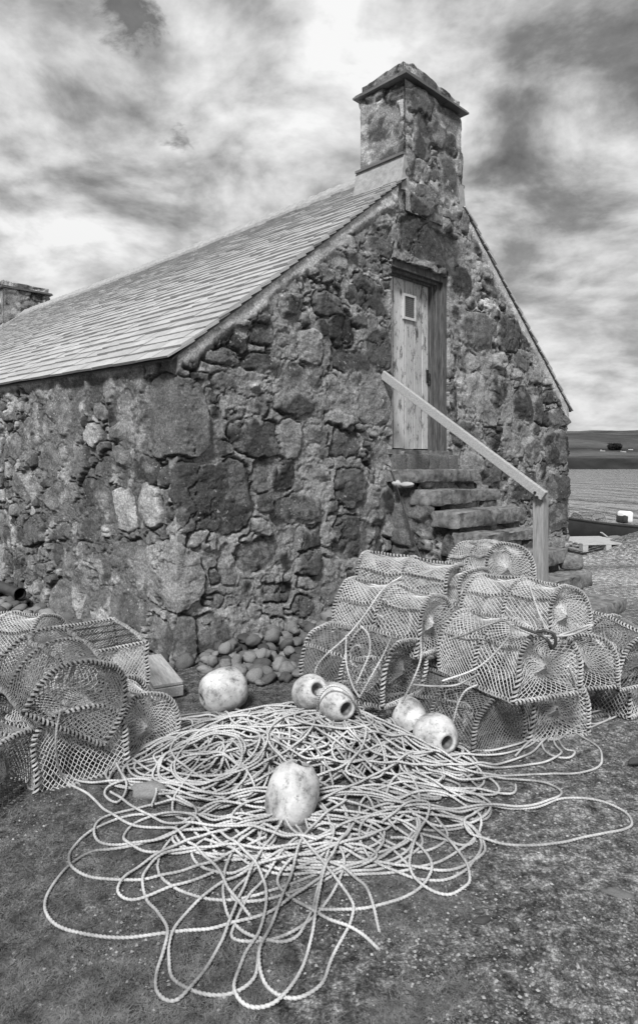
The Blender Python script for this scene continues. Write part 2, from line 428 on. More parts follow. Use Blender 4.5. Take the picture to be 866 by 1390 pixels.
def stone_list():
    L = []
    # gable: photo boxes x0,y0,x1,y1 and albedo
    for (x0, y0, x1, y1, a) in [
        (402,443,435,491,.22),(375,394,414,429,.07),(427,398,466,429,.09),(418,350,452,383,.15),(454,317,483,346,.2),(337,437,370,466,.09),
        (333,479,383,504,.08),(449,466,508,508,.08),(373,529,433,566,.08),(289,506,329,533,.12),(333,514,360,535,.3),(433,508,462,537,.22),
        (312,568,381,620,.07),(414,577,445,601,.09),(487,525,528,577,.18),(474,375,533,425,.08),(370,668,441,714,.065),(325,728,380,772,.08),
        (400,745,438,782,.10),(345,788,395,815,.11),(335,835,360,862,.22),(361,835,385,855,.2),(377,850,408,866,.2),(258,834,320,888,.08),
        (455,640,498,690,.1),(450,578,486,625,.12),(290,690,322,720,.14),(440,560,480,575,.2),(495,440,530,500,.09),(505,590,530,640,.16),
        (410,630,450,655,.12),(280,470,330,490,.14),(300,740,322,790,.2),(455,700,510,760,.1),
        (645,358,666,379,.16),(652,408,680,420,.36),(623,424,673,472,.12),(621,504,663,562,.24),(687,497,708,514,.2),(697,528,722,569,.06),
        (680,576,701,625,.2),(708,594,735,628,.17),(735,556,772,578,.07),(736,581,772,636,.06),(739,639,770,677,.08),(742,680,769,718,.09),
        (652,628,680,660,.11),(675,430,705,480,.09),(612,470,621,500,.05),(615,360,640,400,.05),(690,640,730,680,.09),(612,570,650,610,.1),
        (538,302,632,362,.085),(545,245,590,295,.1),(592,262,622,295,.12),(500,300,534,345,.11),(640,310,655,345,.12),(612,510,619,600,.045)]:
        t0, t1 = px_t(x0), px_t(x1); z0 = z_gable((x0 + x1) / 2, y1); z1 = z_gable((x0 + x1) / 2, y0)
        L.append(((t0 + t1) / 2, (z0 + z1) / 2, (t1 - t0) / 2, (z1 - z0) / 2, random.uniform(-.12, .12), a))
    for (x0, y0, x1, y1, a) in [
        (114,573,139,602,.3),(107,540,121,566,.25),(159,526,187,557,.13),(80,543,99,595,.15),(92,606,121,647,.14),(173,618,220,658,.06),
        (155,667,185,717,.3),(192,655,222,715,.26),(145,727,200,797,.14),(103,695,132,737,.07),(135,705,155,725,.3),(70,785,97,840,.12),
        (55,600,80,640,.12),(20,640,50,680,.15),(60,660,90,690,.11),(30,700,60,740,.1),(100,770,140,820,.11),(30,560,55,590,.1),(5,590,30,625,.12),(150,570,170,600,.11),(160,800,200,850,.09),(205,840,234,890,.08)]:
        s0, s1 = px_s(x1), px_s(x0); z0 = z_left((x0 + x1) / 2, y1); z1 = z_left((x0 + x1) / 2, y0)
        L.append((-(s0 + s1) / 2, (z0 + z1) / 2, (s1 - s0) / 2, (z1 - z0) / 2, random.uniform(-.12, .12), a))
    # quoins straddling the corner w = 0
    for (x0, y0, x1, y1, a) in [(197,505,282,619,.13),(233,622,342,730,.075),(200,737,275,830,.2),(236,833,262,908,.12)]:
        w0 = -px_s(x0); w1 = px_t(x1); z0 = z_gable(240, y1); z1 = z_gable(240, y0)
        L.append(((w0 + w1) / 2, (z0 + z1) / 2, (w1 - w0) / 2, (z1 - z0) / 2, 0.0, a))
    return L
def cover_fn(X, Z, seed):
    # cement pointing in a band under the slates of the gable and under the eaves
    top = np.where((X > 0) & (X < GW), roof_z(X, 0), eave(np.abs(X)))
    d = top - Z
    wob = .16 * (fbm(X * 2.5, Z * 2.5, seed + 60, 4) - .5)
    band = np.where((X > 0) & (X < GW), .165, .07)
    return sstep(band + .05, band - .05, d + wob) * np.where((X > 2.8) & (X < 4.2), 0.0, 1.0)
RB = Rubble(-5.0, 7.6, 5.5, .0095, stone_list(), 21, mort=.20, fill=(.05, .25), n_try=30000, cover=cover_fn)

def wall_pos(w):
    """position and outward normal for distance w along the wall (0 = near corner, + along the gable)"""
    x = np.where(w < 0, 0.0, np.where(w < GW, w, np.where(w < GW + LEN, GW, GW - (w - GW - LEN))))
    y = np.where(w < 0, -w, np.where(w < GW, 0.0, np.where(w < GW + LEN, w - GW, LEN)))
    def ang(w):
        a = np.where(w < 0, PI, np.where(w < GW, 1.5 * PI, np.where(w < GW + LEN, 2 * PI, 2.5 * PI)))
        for c in (0.0, GW, GW + LEN):
            k = np.clip((w - c) / .05 + .5, 0, 1); m = np.abs(w - c) < .025
            base = {0.0: PI, GW: 1.5 * PI, GW + LEN: 2 * PI}[c]
            a = np.where(m, base + k * PI / 2, a)
        return a
    a = ang(w)
    return x, y, np.cos(a), np.sin(a)
def build_wall():
    ws = np.concatenate([np.arange(-LEN, -4.6, .08), np.arange(-4.6, 7.4, .0095), np.arange(7.4, GW + LEN, .1), np.arange(GW + LEN, GW + LEN + GW + .01, .1)])
    nv = 440
    x, y, nx, ny = wall_pos(ws)
    top = roof_z(x, y) - .015
    v = np.linspace(0, 1, nv)
    W = np.repeat(ws[:, None], nv, 1); Z = (top + .25)[:, None] * v[None] - .25
    fold = np.where(W < -5, -10 - W, W); fold = np.where(fold > -.4, np.abs(((fold + .4) % 8.0) - 4.0) - 4.4, fold) * (W < -5) + W * (W >= -5)
    fold = np.where(W > 7.4, -np.abs(((W - 7.4) % 8.0) - 4.0) - .5, fold)
    ZZ = np.clip(Z, 0, 5.4)
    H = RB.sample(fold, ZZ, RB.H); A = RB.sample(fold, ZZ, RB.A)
    # ragged edge of the door opening
    e = .018 * (fbm(Z * 6, Z * 0 + 3, 77, 3) - .5) * 2
    d = DOOR
    rec = (W > d[0] + e) & (W < d[1] + e) & (Z > d[2] - .01) & (Z < d[3] + .02 * (fbm(W * 5, W * 0, 78, 3) - .5))
    H = np.where(rec, -.27, H); A = np.where(rec, .03, A)
    # foot of the wall spreads a little
    H = H + .05 * sstep(.45, 0, Z)
    P = np.stack([x[:, None] + nx[:, None] * H, y[:, None] + ny[:, None] * H, Z], -1)
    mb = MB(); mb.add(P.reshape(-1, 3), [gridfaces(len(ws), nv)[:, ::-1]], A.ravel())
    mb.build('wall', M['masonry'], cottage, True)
build_wall()

def build_roof():
    mb = MB(); rng = np.random.default_rng(5)
    slope = math.hypot(GW / 2, 2.74); ca, sa = GW / 2 / slope, 2.74 / slope
    d = -.11; k = 0; V = []; Cc = []
    while d < slope - .06:
        f = max(0, d / slope); e = .155 - .055 * f
        for side in (0, 1):
            y = -.07 - rng.random() * .12
            while y < LEN + .06:
                wd = (.21 + .16 * rng.random()) * (1.12 - .4 * f)
                y0 = max(y, -.050 + .012 * rng.random()); y1 = min(y + wd - .004, LEN + .07)
                tm = (d + .1) * ca
                if tm > 2.90:
                    if y0 < .64: y0 = max(y0, .655)
                    if y1 > LEN - .69: y1 = min(y1, LEN - .70)
                if y1 - y0 > .03:
                    tail = d + .010 * (rng.random() - .5); head = min(d + e * 1.9, slope + .02)
                    th = .016 + .012 * rng.random(); lift = .027 + .010 * rng.random()
                    skew = .010 * (rng.random() - .5)
                    pts = []
                    for dz in (0, th):
                        for (yy, dd) in ((y0, tail + skew), (y1, tail - skew), (y1, head), (y0, head)):
                            t = dd * ca; tt = t if side == 0 else GW - t
                            kz = (lift if dd < d + .05 else .003) + dz
                            zz = float(eave(yy) + (ridge(yy) - eave(yy)) * (t / (GW / 2)))
                            s_ = -sa if side == 0 else sa
                            pts.append((tt + s_ * kz, yy, zz + ca * kz))
                    V.append(pts); Cc += [(.33 + .09 * rng.random())] * 8
                y += wd
        d += e; k += 1
    V = np.array(V).reshape(-1, 3); n = len(V) // 8
    fb = np.array([[0, 3, 2, 1], [4, 5, 6, 7], [0, 1, 5, 4], [1, 2, 6, 5], [2, 3, 7, 6], [3, 0, 4, 7]])
    mb.add(V, (np.arange(n)[:, None, None] * 8 + fb[None]).reshape(-1, 4), np.array(Cc))
    # boarding under the slates, closed
    for side, ta, tb, ys in [(q, -.06, 2.93, np.linspace(-.03, LEN + .05, 30)) for q in (0, 1)] + [(q, 2.93, GW / 2, np.linspace(.6, LEN - .6, 24)) for q in (0, 1)]:
        B = []
        for yy in ys:
            for t in (ta, tb):
                tt = t if side == 0 else GW - t
                z = float(eave(yy) + (ridge(yy) - eave(yy)) * (t / (GW / 2)))
                B += [(tt, yy, z - .012), (tt, yy, z + .004)]
        B = np.array(B).reshape(len(ys), 4, 3)[:, [0, 1, 3, 2]]
        mb.add(B.reshape(-1, 3), [gridfaces(len(ys), 4, True), np.array([[0, 1, 2, 3]]), np.array([[0, 1, 2, 3]]) + (len(ys) - 1) * 4], .05)
    roof = mb.build('roof', M['slate'], cottage)
    # ridge capping in cemented lengths
    rm = MB(); ys = np.arange(.64, LEN - .66, .045); sec = []
    for i, yy in enumerate(ys):
        z = float(ridge(yy)); j = .006 * math.sin(i * 1.7) + .012 * (float(vnoise(yy * 3, 1.5, 3)) - .5) - (.008 if i % 14 == 0 else 0)
        sec.append([(GW / 2 - .20, yy, z - .13 + j), (GW / 2 - .195, yy, z - .055 + j), (GW / 2 - .05, yy, z + .09 + j), (GW / 2 + .05, yy, z + .09 + j), (GW / 2 + .195, yy, z - .055 + j), (GW / 2 + .20, yy, z - .13 + j)])
    rm.add(np.array(sec).reshape(-1, 3), [gridfaces(len(ys), 6)])
    rm.build('ridge_capping', M['cement'], roof, False)
build_roof()

# chimneys ------------------------------------------------------------------
RC = Rubble(0, 3.7, 2.0, .0125, [(.0, .55, .22, .2, 0, .08), (.33, .95, .15, .3, .1, .08), (.8, .62, .26, .24, .1, .1), (.75, 1.05, .3, .16, 0, .09), (1.3, .8, .2, .3, 0, .07), (1.6, .5, .2, .16, .1, .1), (.2, 1.3, .3, .14, 0, .1), (.85, 1.38, .3, .14, 0, .12), (1.5, 1.3, .25, .15, 0, .09),(.5,.3,.25,.15,.2,.09),(3.4,.6,.25,.2,0,.08),(3.2,1.1,.25,.22,0,.07),(2.9,.6,.2,.2,0,.09)], 51, mort=.2, fill=(.04, .2), n_try=5000)
def rough_shell(x0, x1, y0, y1, zb, zt, amp, top_fn=None, nz=90, woff=0.0, zoff=0.0):
    per = [(x0, y0), (x1, y0), (x1, y1), (x0, y1)]
    pts = []; nrm = []; ws = []; acc = 0
    nn = [(0, -1), (1, 0), (0, 1), (-1, 0)]
    for k in range(4):
        a = np.array(per[k]); b = np.array(per[(k + 1) % 4]); L = np.linalg.norm(b - a); m = int(L / .015)
        for i in range(m):
            q = i / m; pts.append(a + (b - a) * q); ws.append(acc + q * L)
            n0 = np.array(nn[k], float)
            dd = min(q * L, .06) / .06; ee = min((1 - q) * L, .06) / .06
            n = n0 * 1.0
            if dd < 1: n = n0 * (.5 + .5 * dd) + np.array(nn[k - 1]) * (.5 - .5 * dd)
            if ee < 1: n = n0 * (.5 + .5 * ee) + np.array(nn[(k + 1) % 4]) * (.5 - .5 * ee)
            nrm.append(n)
        acc += L
    pts = np.array(pts); nrm = np.array(nrm); ws = np.array(ws)
    v = np.linspace(0, 1, nz)
    top = np.full(len(pts), zt) if top_fn is None else np.array([top_fn(*p) for p in pts])
    Z = zb + (top - zb)[:, None] * v[None]
    W = np.repeat(((ws + woff) % 3.6)[:, None], nz, 1)
    H = RC.sample(W, Z - zb + zoff, RC.H) * amp; A = RC.sample(W, Z - zb + zoff, RC.A)
    H[:, -4:] -= np.array([.0, .006, .016, .03])[None] * (top_fn is not None or amp > 0)
    P = np.stack([pts[:, None, 0] + nrm[:, None, 0] * H, pts[:, None, 1] + nrm[:, None, 1] * H, Z], -1)
    n = len(pts)
    F1 = gridfaces(n, nz); 
    j = np.arange(nz - 1); F2 = np.stack([(n - 1) * nz + j, j, j + 1, (n - 1) * nz + j + 1], 1)
    vs = P.reshape(-1, 3); faces = [F1, F2]
    # top sheet: shrink towards the middle
    cx, cy = (x0 + x1) / 2, (y0 + y1) / 2
    ring = P[:, -1]; rings = [ring]; cols = [A[:, -1]]
    for k, f in enumerate((.85, .65, .4, .12)):
        q = ring.copy(); q[:, 0] = cx + (ring[:, 0] - cx) * f; q[:, 1] = cy + (ring[:, 1] - cy) * f
        q[:, 2] = ring[:, 2] * f + (1 - f) * (ring[:, 2].mean() + .03) + .03 * (fbm(q[:, 0] * 7, q[:, 1] * 7, 9, 3) - .5)
        rings.append(q); cols.append(A[:, -1])
    return [(vs, faces, A.ravel()), (np.concatenate(rings), [gridfaces(5, n, True)], np.concatenate(cols))]
def ledge(mb, x0, x1, y0, y1, z, out, th, seed=0, col=.1):
    """thin slate drip course round a stack, in a few pieces"""
    rng = np.random.default_rng(seed)
    def piece(xa, xb, ya, yb):
        dz = .006 * (rng.random() - .5)
        mb.box(xa, ya, z + dz, xb, yb, z + th + dz + .004 * rng.random(), None, col * (.8 + .4 * rng.random()))
    xs = np.linspace(x0 - out, x1 + out, 4)
    for a, b in zip(xs[:-1], xs[1:]):
        piece(a, b - .004, y0 - out * (.9 + .2 * rng.random()), y0 + .05); piece(a, b - .004, y1 - .05, y1 + out * (.9 + .2 * rng.random()))
    ys = np.linspace(y0 + .052, y1 - .052, 3)
    for a, b in zip(ys[:-1], ys[1:]):
        piece(x0 - out * (.9 + .2 * rng.random()), x0 + .05, a, b - .004); piece(x1 - .05, x1 + out * (.9 + .2 * rng.random()), a, b - .004)
def chimney(y0, y1, seed, near=True):
    x0, x1 = 2.94, 4.06
    mb = MB()
    for part in rough_shell(x0, x1, y0, y1, 4.45, 5.94, .8, woff=seed * 1.3): mb.add(*part)
    ch = mb.build('chimney', M['masonry'], cottage, True)
    lm = MB(); ledge(lm, x0, x1, y0, y1, 5.93, .065, .02, seed, .12); ledge(lm, x0, x1, y0, y1, 5.957, .05, .016, seed + 5, .1); lm.build('drip_course', M['slate'], ch)
    cm = MB()
    def topf(px, py): 
        base = 6.10 + .05 * (float(vnoise(px * 4 + seed, py * 4, 8)) - .5)
        k = math.exp(-((px - 3.16) ** 2 / .05 + (py - y0 - .1) ** 2 / .08)) if near else 0
        return base + .06 * k
    for part in rough_shell(x0 + .015, x1 - .015, y0 + .015, y1 - .015, 5.975, 6.1, .8, topf, 24, .4, .5): cm.add(*part)
    cm.build('chimney_cope', M['masonry'], ch, True)
    lm = MB()
    zb = 5.055
    lm.box(x0 - .055, y0 - .01, zb, x0 + .05, y1 + .04, zb + .028, None, .12)
    lm.box(x1 - .05, y0 - .01, zb - .02, x1 + .055, y1 + .04, zb + .012, None, .12)
    lm.box(x0 + .052, y1 - .03, zb + .16, x1 - .052, y1 + .04, zb + .19, None, .12)
    lm.build('flashing_slate', M['slate'], ch)
    # cement skirt between stack and slates
    fm = MB()
    def zr(t): return 2.5 + (ridge(0) - 2.5) * t / 3.5
    yb = y1 + .05 if near else y1 + .02
    ya = y0 - .012 if near else y0 - .05
    for sgn in (0, 1):
        a = x0 - .03 if sgn == 0 else GW - (x1 + .03); 
        q = [(a - .05, zr(a - .05) + .015), (a + .0, zb - .002), (a + .08, zb - .002), (a + .08, zr(a) - .1), (a - .05, zr(a) - .12)]
        v = []
        for yy in (ya, yb):
            for (t, z) in q: v.append((t if sgn == 0 else GW - t, yy, z))
        i = np.arange(5)
        fm.add(v, [np.stack([i, (i + 1) % 5, (i + 1) % 5 + 5, i + 5], 1), np.array([[0, 1, 2, 3, 4], [9, 8, 7, 6, 5]])])
    if not near:
        fm.add([(x0 - .04, y0 - .02, zr(x0) + .0), (x0 - .04, y0 - .16, zr(x0) + .02), (3.5, y0 - .16, zr(3.5) + .05), (3.5, y0 - .02, zr(3.5) + .22), (x0 - .04, y0 - .02, zr(x0) + .2)], [np.array([[0, 1, 2, 3, 4]])])
    fm.build('cement_skirt', M['cement'], ch)
    return ch
chimney(-.004, .655, 0); chimney(LEN - .69, LEN + .004, 2, False)

# door ------------------------------------------------------------------
def build_door():
    mb = MB(); rng = np.random.default_rng(2)
    xs = [2.66, 2.93, 3.14, 3.31, 3.47, 3.60]
    for i in range(5):
        a, b = xs[i] + .006, xs[i + 1] - .006
        y = .155 + .006 * rng.random()
        n = 26; zz = np.linspace(1.80, 3.76, n); sec = []
        zb = 1.80 + .012 * rng.random()
        for z in np.linspace(zb, 3.755, n):
            w_ = .0025 * (float(vnoise(z * 5, i * 9.0, 4)) - .5)
            sec.append([(a + w_, y + .035, z), (a + w_, y + .004, z), (a + .006 + w_, y, z), (b - .006 + w_, y, z), (b + w_, y + .004, z), (b + w_, y + .035, z)])
        idx = np.arange(6)
        mb.add(np.array(sec).reshape(-1, 3), [gridfaces(n, 6, True)[:, ::-1], idx[None], idx[None, ::-1] + (n - 1) * 6], .75 + .5 * rng.random())
    door = mb.build('door', M['door'], cottage)
    fr = MB()
    # right jamb: outer lining, stepped stop; lintel the same; thin left jamb
    fr.box(3.715, .03, 1.785, 3.79, .20, 3.86); fr.box(3.655, .075, 1.787, 3.713, .20, 3.80); fr.box(3.605, .12, 1.789, 3.653, .20, 3.79)
    fr.box(2.66, .03, 3.80, 3.713, .20, 3.89); fr.box(2.70, .075, 3.765, 3.653, .20, 3.798); fr.box(2.66, .12, 3.742, 3.603, .152, 3.763)
    fr.box(2.62, .03, 1.785, 2.70, .153, 3.798)
    fr.build('door_frame', M['darkwood'], door)
    v = MB(); x0, x1, z0, z1, y = 3.09, 3.325, 3.29, 3.585, .155
    for (a, b, c, d) in ((x0, x1, z0, z0 + .028), (x0, x1, z1 - .028, z1), (x0, x0 + .026, z0 + .028, z1 - .028), (x1 - .026, x1, z0 + .028, z1 - .028)):
        v.box(a, y - .022, c, b, y, d)
    gm = MB()
    for k in range(1, 9):
        xx = x0 + .026 + (x1 - x0 - .052) * k / 9; gm.box(xx - .0011, y - .017, z0 + .029, xx + .0011, y - .009, z1 - .029)
    for k in range(1, 11):
        zz = z0 + .028 + (z1 - z0 - .056) * k / 11; gm.box(x0 + .027, y - .0165, zz - .0011, x1 - .027, y - .0085, zz + .0011)
    ve = v.build('vent_grille', M['metal'], door)
    gm.build('grille_mesh', M['wire'], ve)
    bk = MB(); bk.box(x0 + .02, y - .0075, z0 + .02, x1 - .02, y - .002, z1 - .02); bk.build('vent_backing', M['dark'], ve)
    h = MB(); h.box(3.545, .135, 2.60, 3.575, .152, 2.75); tube(h, spline([(3.56, .15, 2.71), (3.56, .11, 2.70), (3.56, .105, 2.66), (3.56, .11, 2.63), (3.56, .15, 2.62)], 5), .008, 6); h.build('latch', M['rod'], door)
    sl = MB(); sl.box(2.64, -.03, 1.735, 3.84, .26, 1.786); sl.build('door_sill', M['stone'], door)
build_door()

# ------------------------------------------------------------------ rough stone blocks
def rough_block(mb, x0, y0, z0, x1, y1, z1, seed, amp=.02, rnd=.03, res=.03, col=None):
    nx, ny, nz = [max(3, int(d / res)) for d in (x1 - x0, y1 - y0, z1 - z0)]
    def face(fn, nu, nv):
        u, v = np.meshgrid(np.linspace(0, 1, nu), np.linspace(0, 1, nv), indexing='ij'); return fn(u, v), nu, nv
    c = np.array([(x0 + x1) / 2, (y0 + y1) / 2, (z0 + z1) / 2]); hd = np.array([x1 - x0, y1 - y0, z1 - z0]) / 2
    for ax in range(3):
        for sg in (0, 1):
            o = [k for k in range(3) if k != ax]; nn = (nx, ny, nz)
            u, v = np.meshgrid(np.linspace(-1, 1, nn[o[0]]), np.linspace(-1, 1, nn[o[1]]), indexing='ij')
            P = np.zeros(u.shape + (3,)); P[..., o[0]] = u * hd[o[0]]; P[..., o[1]] = v * hd[o[1]]; P[..., ax] = (1 if sg else -1) * hd[ax]
            core = np.clip(P, -(hd - rnd), hd - rnd); dlt = P - core
            ln = np.maximum(np.linalg.norm(dlt, axis=-1, keepdims=True), 1e-6); n = dlt / ln
            Q = core + n * rnd
            Wd = Q + c
            a1 = (fbm(Wd[..., 0] * 5 + Wd[..., 2] * 4, Wd[..., 1] * 5 - Wd[..., 2] * 3, seed, 4, .6) - .5)
            a2 = (ridged(Wd[..., 0] * 8 + Wd[..., 2] * 9, Wd[..., 1] * 8 + Wd[..., 2] * 4, seed + 3, 3) - .6)
            Q = Q + n * (amp * (2.2 * a1 - 1.1 * a2) * (1 - .75 * np.abs(n[..., 2]) ** 2))[..., None]
            f = gridfaces(u.shape[0], u.shape[1])
            flip = (sg == 1) ^ (ax == 1)
            mb.add((Q + c).reshape(-1, 3), [f if flip else f[:, ::-1]], col)
# steps ------------------------------------------------------------------
STEP = [(1.565, .40, 2.60, 3.86), (1.355, .66, 2.66, 3.88), (1.15, .92, 2.63, 3.90), (.94, 1.16, 2.66, 3.86), (.73, 1.42, 2.62, 3.93), (.505, 1.68, 2.66, 3.95), (.27, 2.0, 2.62, 3.98)]
steps = empty('stone_steps', bl(3.2, -1.0, 0), BA)
tag(steps, 'worn stone steps climbing out from the ground to the gable door', 'steps')
def build_steps():
    off = np.array([3.2, -1.0, 0])
    prev = .0
    for k, (z, n, xa, xb) in enumerate(STEP):
        mb = MB(); th = .135 + .03 * ((k * 7) % 3) / 2
        a = -n; b = -(prev - .1) if k else .0
        # two slabs on some treads
        if k in (1, 3, 5):
            xm = xa + (.62, .5, .7)[k // 2] 
            rough_block(mb, xa, a, z - th, xm - .01, b, z, 90 + k, .036, .010, .02); rough_block(mb, xm + .01, a + .03, z - th + .02, xb, b, z - .012, 190 + k, .036, .010, .02)
        else: rough_block(mb, xa, a, z - th, xb, b, z, 90 + k, .034, .0222, .025)
        mb.v = [v - off for v in mb.v]
        mb.build('step', M['stone'], steps, True)
        prev = n
    # rubble body under the slabs
    mb = MB(); prev = 0
    for k, (z, n, xa, xb) in enumerate(STEP):
        y0, y1 = -(n - .07), -(prev - .07) if k else .0
        ztop = z - .10; x0, x1 = 2.72, 3.84
        def sheet(fn, nu, nv, wmap, nrm):
            u, v = np.meshgrid(np.linspace(0, 1, nu), np.linspace(0, 1, nv), indexing='ij')
            P = fn(u, v); W, Zz = wmap(P)
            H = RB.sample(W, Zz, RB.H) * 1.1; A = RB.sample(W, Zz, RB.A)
            P = P + H[..., None] * np.array(nrm)
            return P.reshape(-1, 3) - off, A.ravel() * .9, gridfaces(nu, nv)
        nz = max(4, int((ztop + .1) / .02)); ny = max(4, int((y1 - y0) / .02)); nx = 56
        P, A, f = sheet(lambda u, v: np.stack([x0 + 0 * u, y0 + (y1 - y0) * u, -.1 + (ztop + .1) * v], -1), ny, nz, lambda P: (-3.9 - P[..., 1] * -1 * .9 + 0 * P[..., 2] + 1.9, np.clip(P[..., 2] + .1, 0, 2.4)), (-1, 0, 0)); mb.add(P, [f], A)
        P, A, f = sheet(lambda u, v: np.stack([x1 + 0 * u, y0 + (y1 - y0) * u, -.1 + (ztop + .1) * v], -1), ny, nz, lambda P: (-3.0 + P[..., 1], np.clip(P[..., 2] + .1, 0, 2.4)), (1, 0, 0)); mb.add(P, [f], A)
        P, A, f = sheet(lambda u, v: np.stack([x0 + (x1 - x0) * u, y0 + 0 * u, -.1 + (ztop + .1) * v], -1), nx, nz, lambda P: (P[..., 0] - 1.7, np.clip(P[..., 2] + .3, 0, 2.4)), (0, -1, 0)); mb.add(P, [f], A)
        P, A, f = sheet(lambda u, v: np.stack([x0 + (x1 - x0) * u, y0 + (y1 - y0) * v, ztop + 0 * u], -1), nx, ny, lambda P: (P[..., 0], P[..., 1] + 2.2), (0, 0, 0)); mb.add(P, [f], A)
        prev = n
    # course of small stones under the sill
    mb2 = MB()
    for i in range(6):
        xx = 2.68 + i * .2; rough_block(mb2, xx, -.09, 1.53, xx + .19, .03, 1.735, 300 + i, .015, .02, .025, None)
    mb.v += [v - off for v in mb2.v]; mb.f += [f + mb.n for f in mb2.f]; mb.c += [np.full(len(v), .12) for v in mb2.v]; mb.n += mb2.n
    mb.build('masonry', M['masonry'], steps, True)
    # two pale pebbles wedged under the top slab
build_steps()

# handrail ------------------------------------------------------------------
def build_rail():
    r = empty('handrail', bl(2.62, -1.75, 0), BA)
    tag(r, 'plain timber handrail on a square post beside the stone steps', 'handrail')
    off = np.array([2.62, -1.75, 0])
    p = MB(); x0, y0 = 2.60, -1.795
    p.box(x0, y0, -.1, x0 + .105, y0 + .1, 1.385)
    p.v = [v - off for v in p.v]; po = p.build('post', M['postwood'], r)
    q = MB()
    A = np.array([2.568, .03, 2.60]); B = np.array([2.568, -1.80, 1.355])
    d = (B - A) / np.linalg.norm(B - A); up = np.cross(d, (1, 0, 0)); up /= np.linalg.norm(up); up = up if up[2] > 0 else -up
    v = []
    for e in (A, B + d * .03):
        for (a, b) in ((-.026, -.043), (.026, -.043), (.026, .043), (-.026, .043)): v.append(e + np.array([a, 0, 0]) + up * b)
    q.add(np.array(v) - off, np.array([[0, 1, 2, 3], [7, 6, 5, 4], [0, 4, 5, 1], [1, 5, 6, 2], [2, 6, 7, 3], [3, 7, 4, 0]]))
    ra = q.build('rail', M['wood'], r)
    b = MB(); tube(b, [(2.53 - off[0], -1.75 - off[1], 1.37), (2.56 - off[0], -1.75 - off[1], 1.37)], .012, 8); tube(b, [(2.53 - off[0], -1.77 - off[1], 1.33), (2.56 - off[0], -1.77 - off[1], 1.33)], .012, 8)
    b.build('bolt', M['rod'], ra)
    for o in (po, ra):
        m = o.modifiers.new('edge', 'BEVEL'); m.width = .005; m.segments = 2
build_rail()
# ------------------------------------------------------------------ ground, water, hills
def gz(x, y):
    x = np.asarray(x, float); y = np.asarray(y, float)
    px_, py_ = x - BC[0], y - BC[1]
    s = px_ * S_[0] + py_ * S_[1]; t = px_ * G_[0] + py_ * G_[1]
    h = .12 * sstep(.8, 3.2, s) * sstep(1.0, -1.0, t)
    h = h + .03 * (fbm(x * .9, y * .9, 201, 3) - .5)
    # grassy mound on the right before the shore, then the beach drops to the sea
    h = h + .42 * np.exp(-(((x - 5.9) / .75) ** 2 + ((y - 12.0) / .8) ** 2))
    h = h - .45 * sstep(13.3, 16.0, y) * sstep(4.4, 5.4, x)
    h = h - 1.6 * sstep(16.0, 21.0, y - .12 * x) - 3.0 * sstep(20, 40, y - .12 * x)
    h = h * np.where(x < -14, 1, 1)
    return h
def axis(lo, hi, fine_lo, fine_hi, step, grow=1.22):
    a = list(np.arange(fine_lo, fine_hi, step)); d = step; v = fine_lo
    L = []
    while v > lo: d *= grow; v -= d; L.append(v)
    R = []; d = step; v = a[-1]
    while v < hi: d *= grow; v += d; R.append(v)
    return np.array(L[::-1] + a + R)
def build_ground():
    xs = axis(-900, 900, -2.8, 3.6, .022); ys = axis(-300, 620, 1.5, 6.2, .022, 1.03)
    ys = np.concatenate([axis(-300, 1.5, 1.5, 1.6, .03)[:-3], np.arange(1.5, 6.2, .022), np.geomspace(6.23, 25, 150), np.geomspace(26, 640, 40)]); ys = np.unique(ys)
    X, Y = np.meshgrid(xs, ys, indexing='ij')
    Z = gz(X, Y)
    near = sstep(14, 6, np.hypot(X, Y))
    tur = fbm(X * 1.1, Y * 1.1, 220, 4)
    Z = Z + near * (.030 * (fbm(X * 6, Y * 6, 211, 4) - .5) + .016 * (fbm(X * 24, Y * 24, 213, 3) - .5))
    # albedo: dark turf on the left, bare gritty earth to the right, pale track further off
    e = sstep(-.3, .9, X + .25 * (tur - .5) * 6 - .15 * (Y - 3))
    track = sstep(7.2, 9.0, Y) * sstep(1.5, 2.5, X)
    A = (.60 + .75 * (fbm(X * 2.2, Y * 2.2, 230, 5) - .5)) * (1 - e) + (.80 + .85 * (fbm(X * 2.6, Y * 2.6, 233, 5) - .5)) * e
    A = A * (1 - track) + (1.5 + .8 * (fbm(X * .5, Y * 2.5, 236, 4) - .5)) * track
    mound = np.exp(-(((X - 5.9) / .8) ** 2 + ((Y - 12.0) / .85) ** 2)); A = A * (1 - .6 * mound)
    # low wet strip across the track
    A = A * (1 - .5 * np.exp(-((Y - 10.3 - .05 * X) / .22) ** 2) * sstep(3, 4, X))
    mb = MB(); mb.add(np.stack([X, Y, Z], -1).reshape(-1, 3), [gridfaces(len(xs), len(ys))[:, ::-1]], A.ravel())
    tag(mb.build('ground', M['ground'], None, True), kind='structure')
    w = MB(); w.add([(-4000, 14, -1.15), (4000, 14, -1.15), (4000, 5000, -1.15), (-4000, 5000, -1.15)], np.array([[0, 1, 2, 3]]))
    tag(w.build('sea', M['water']), kind='structure')
build_ground()
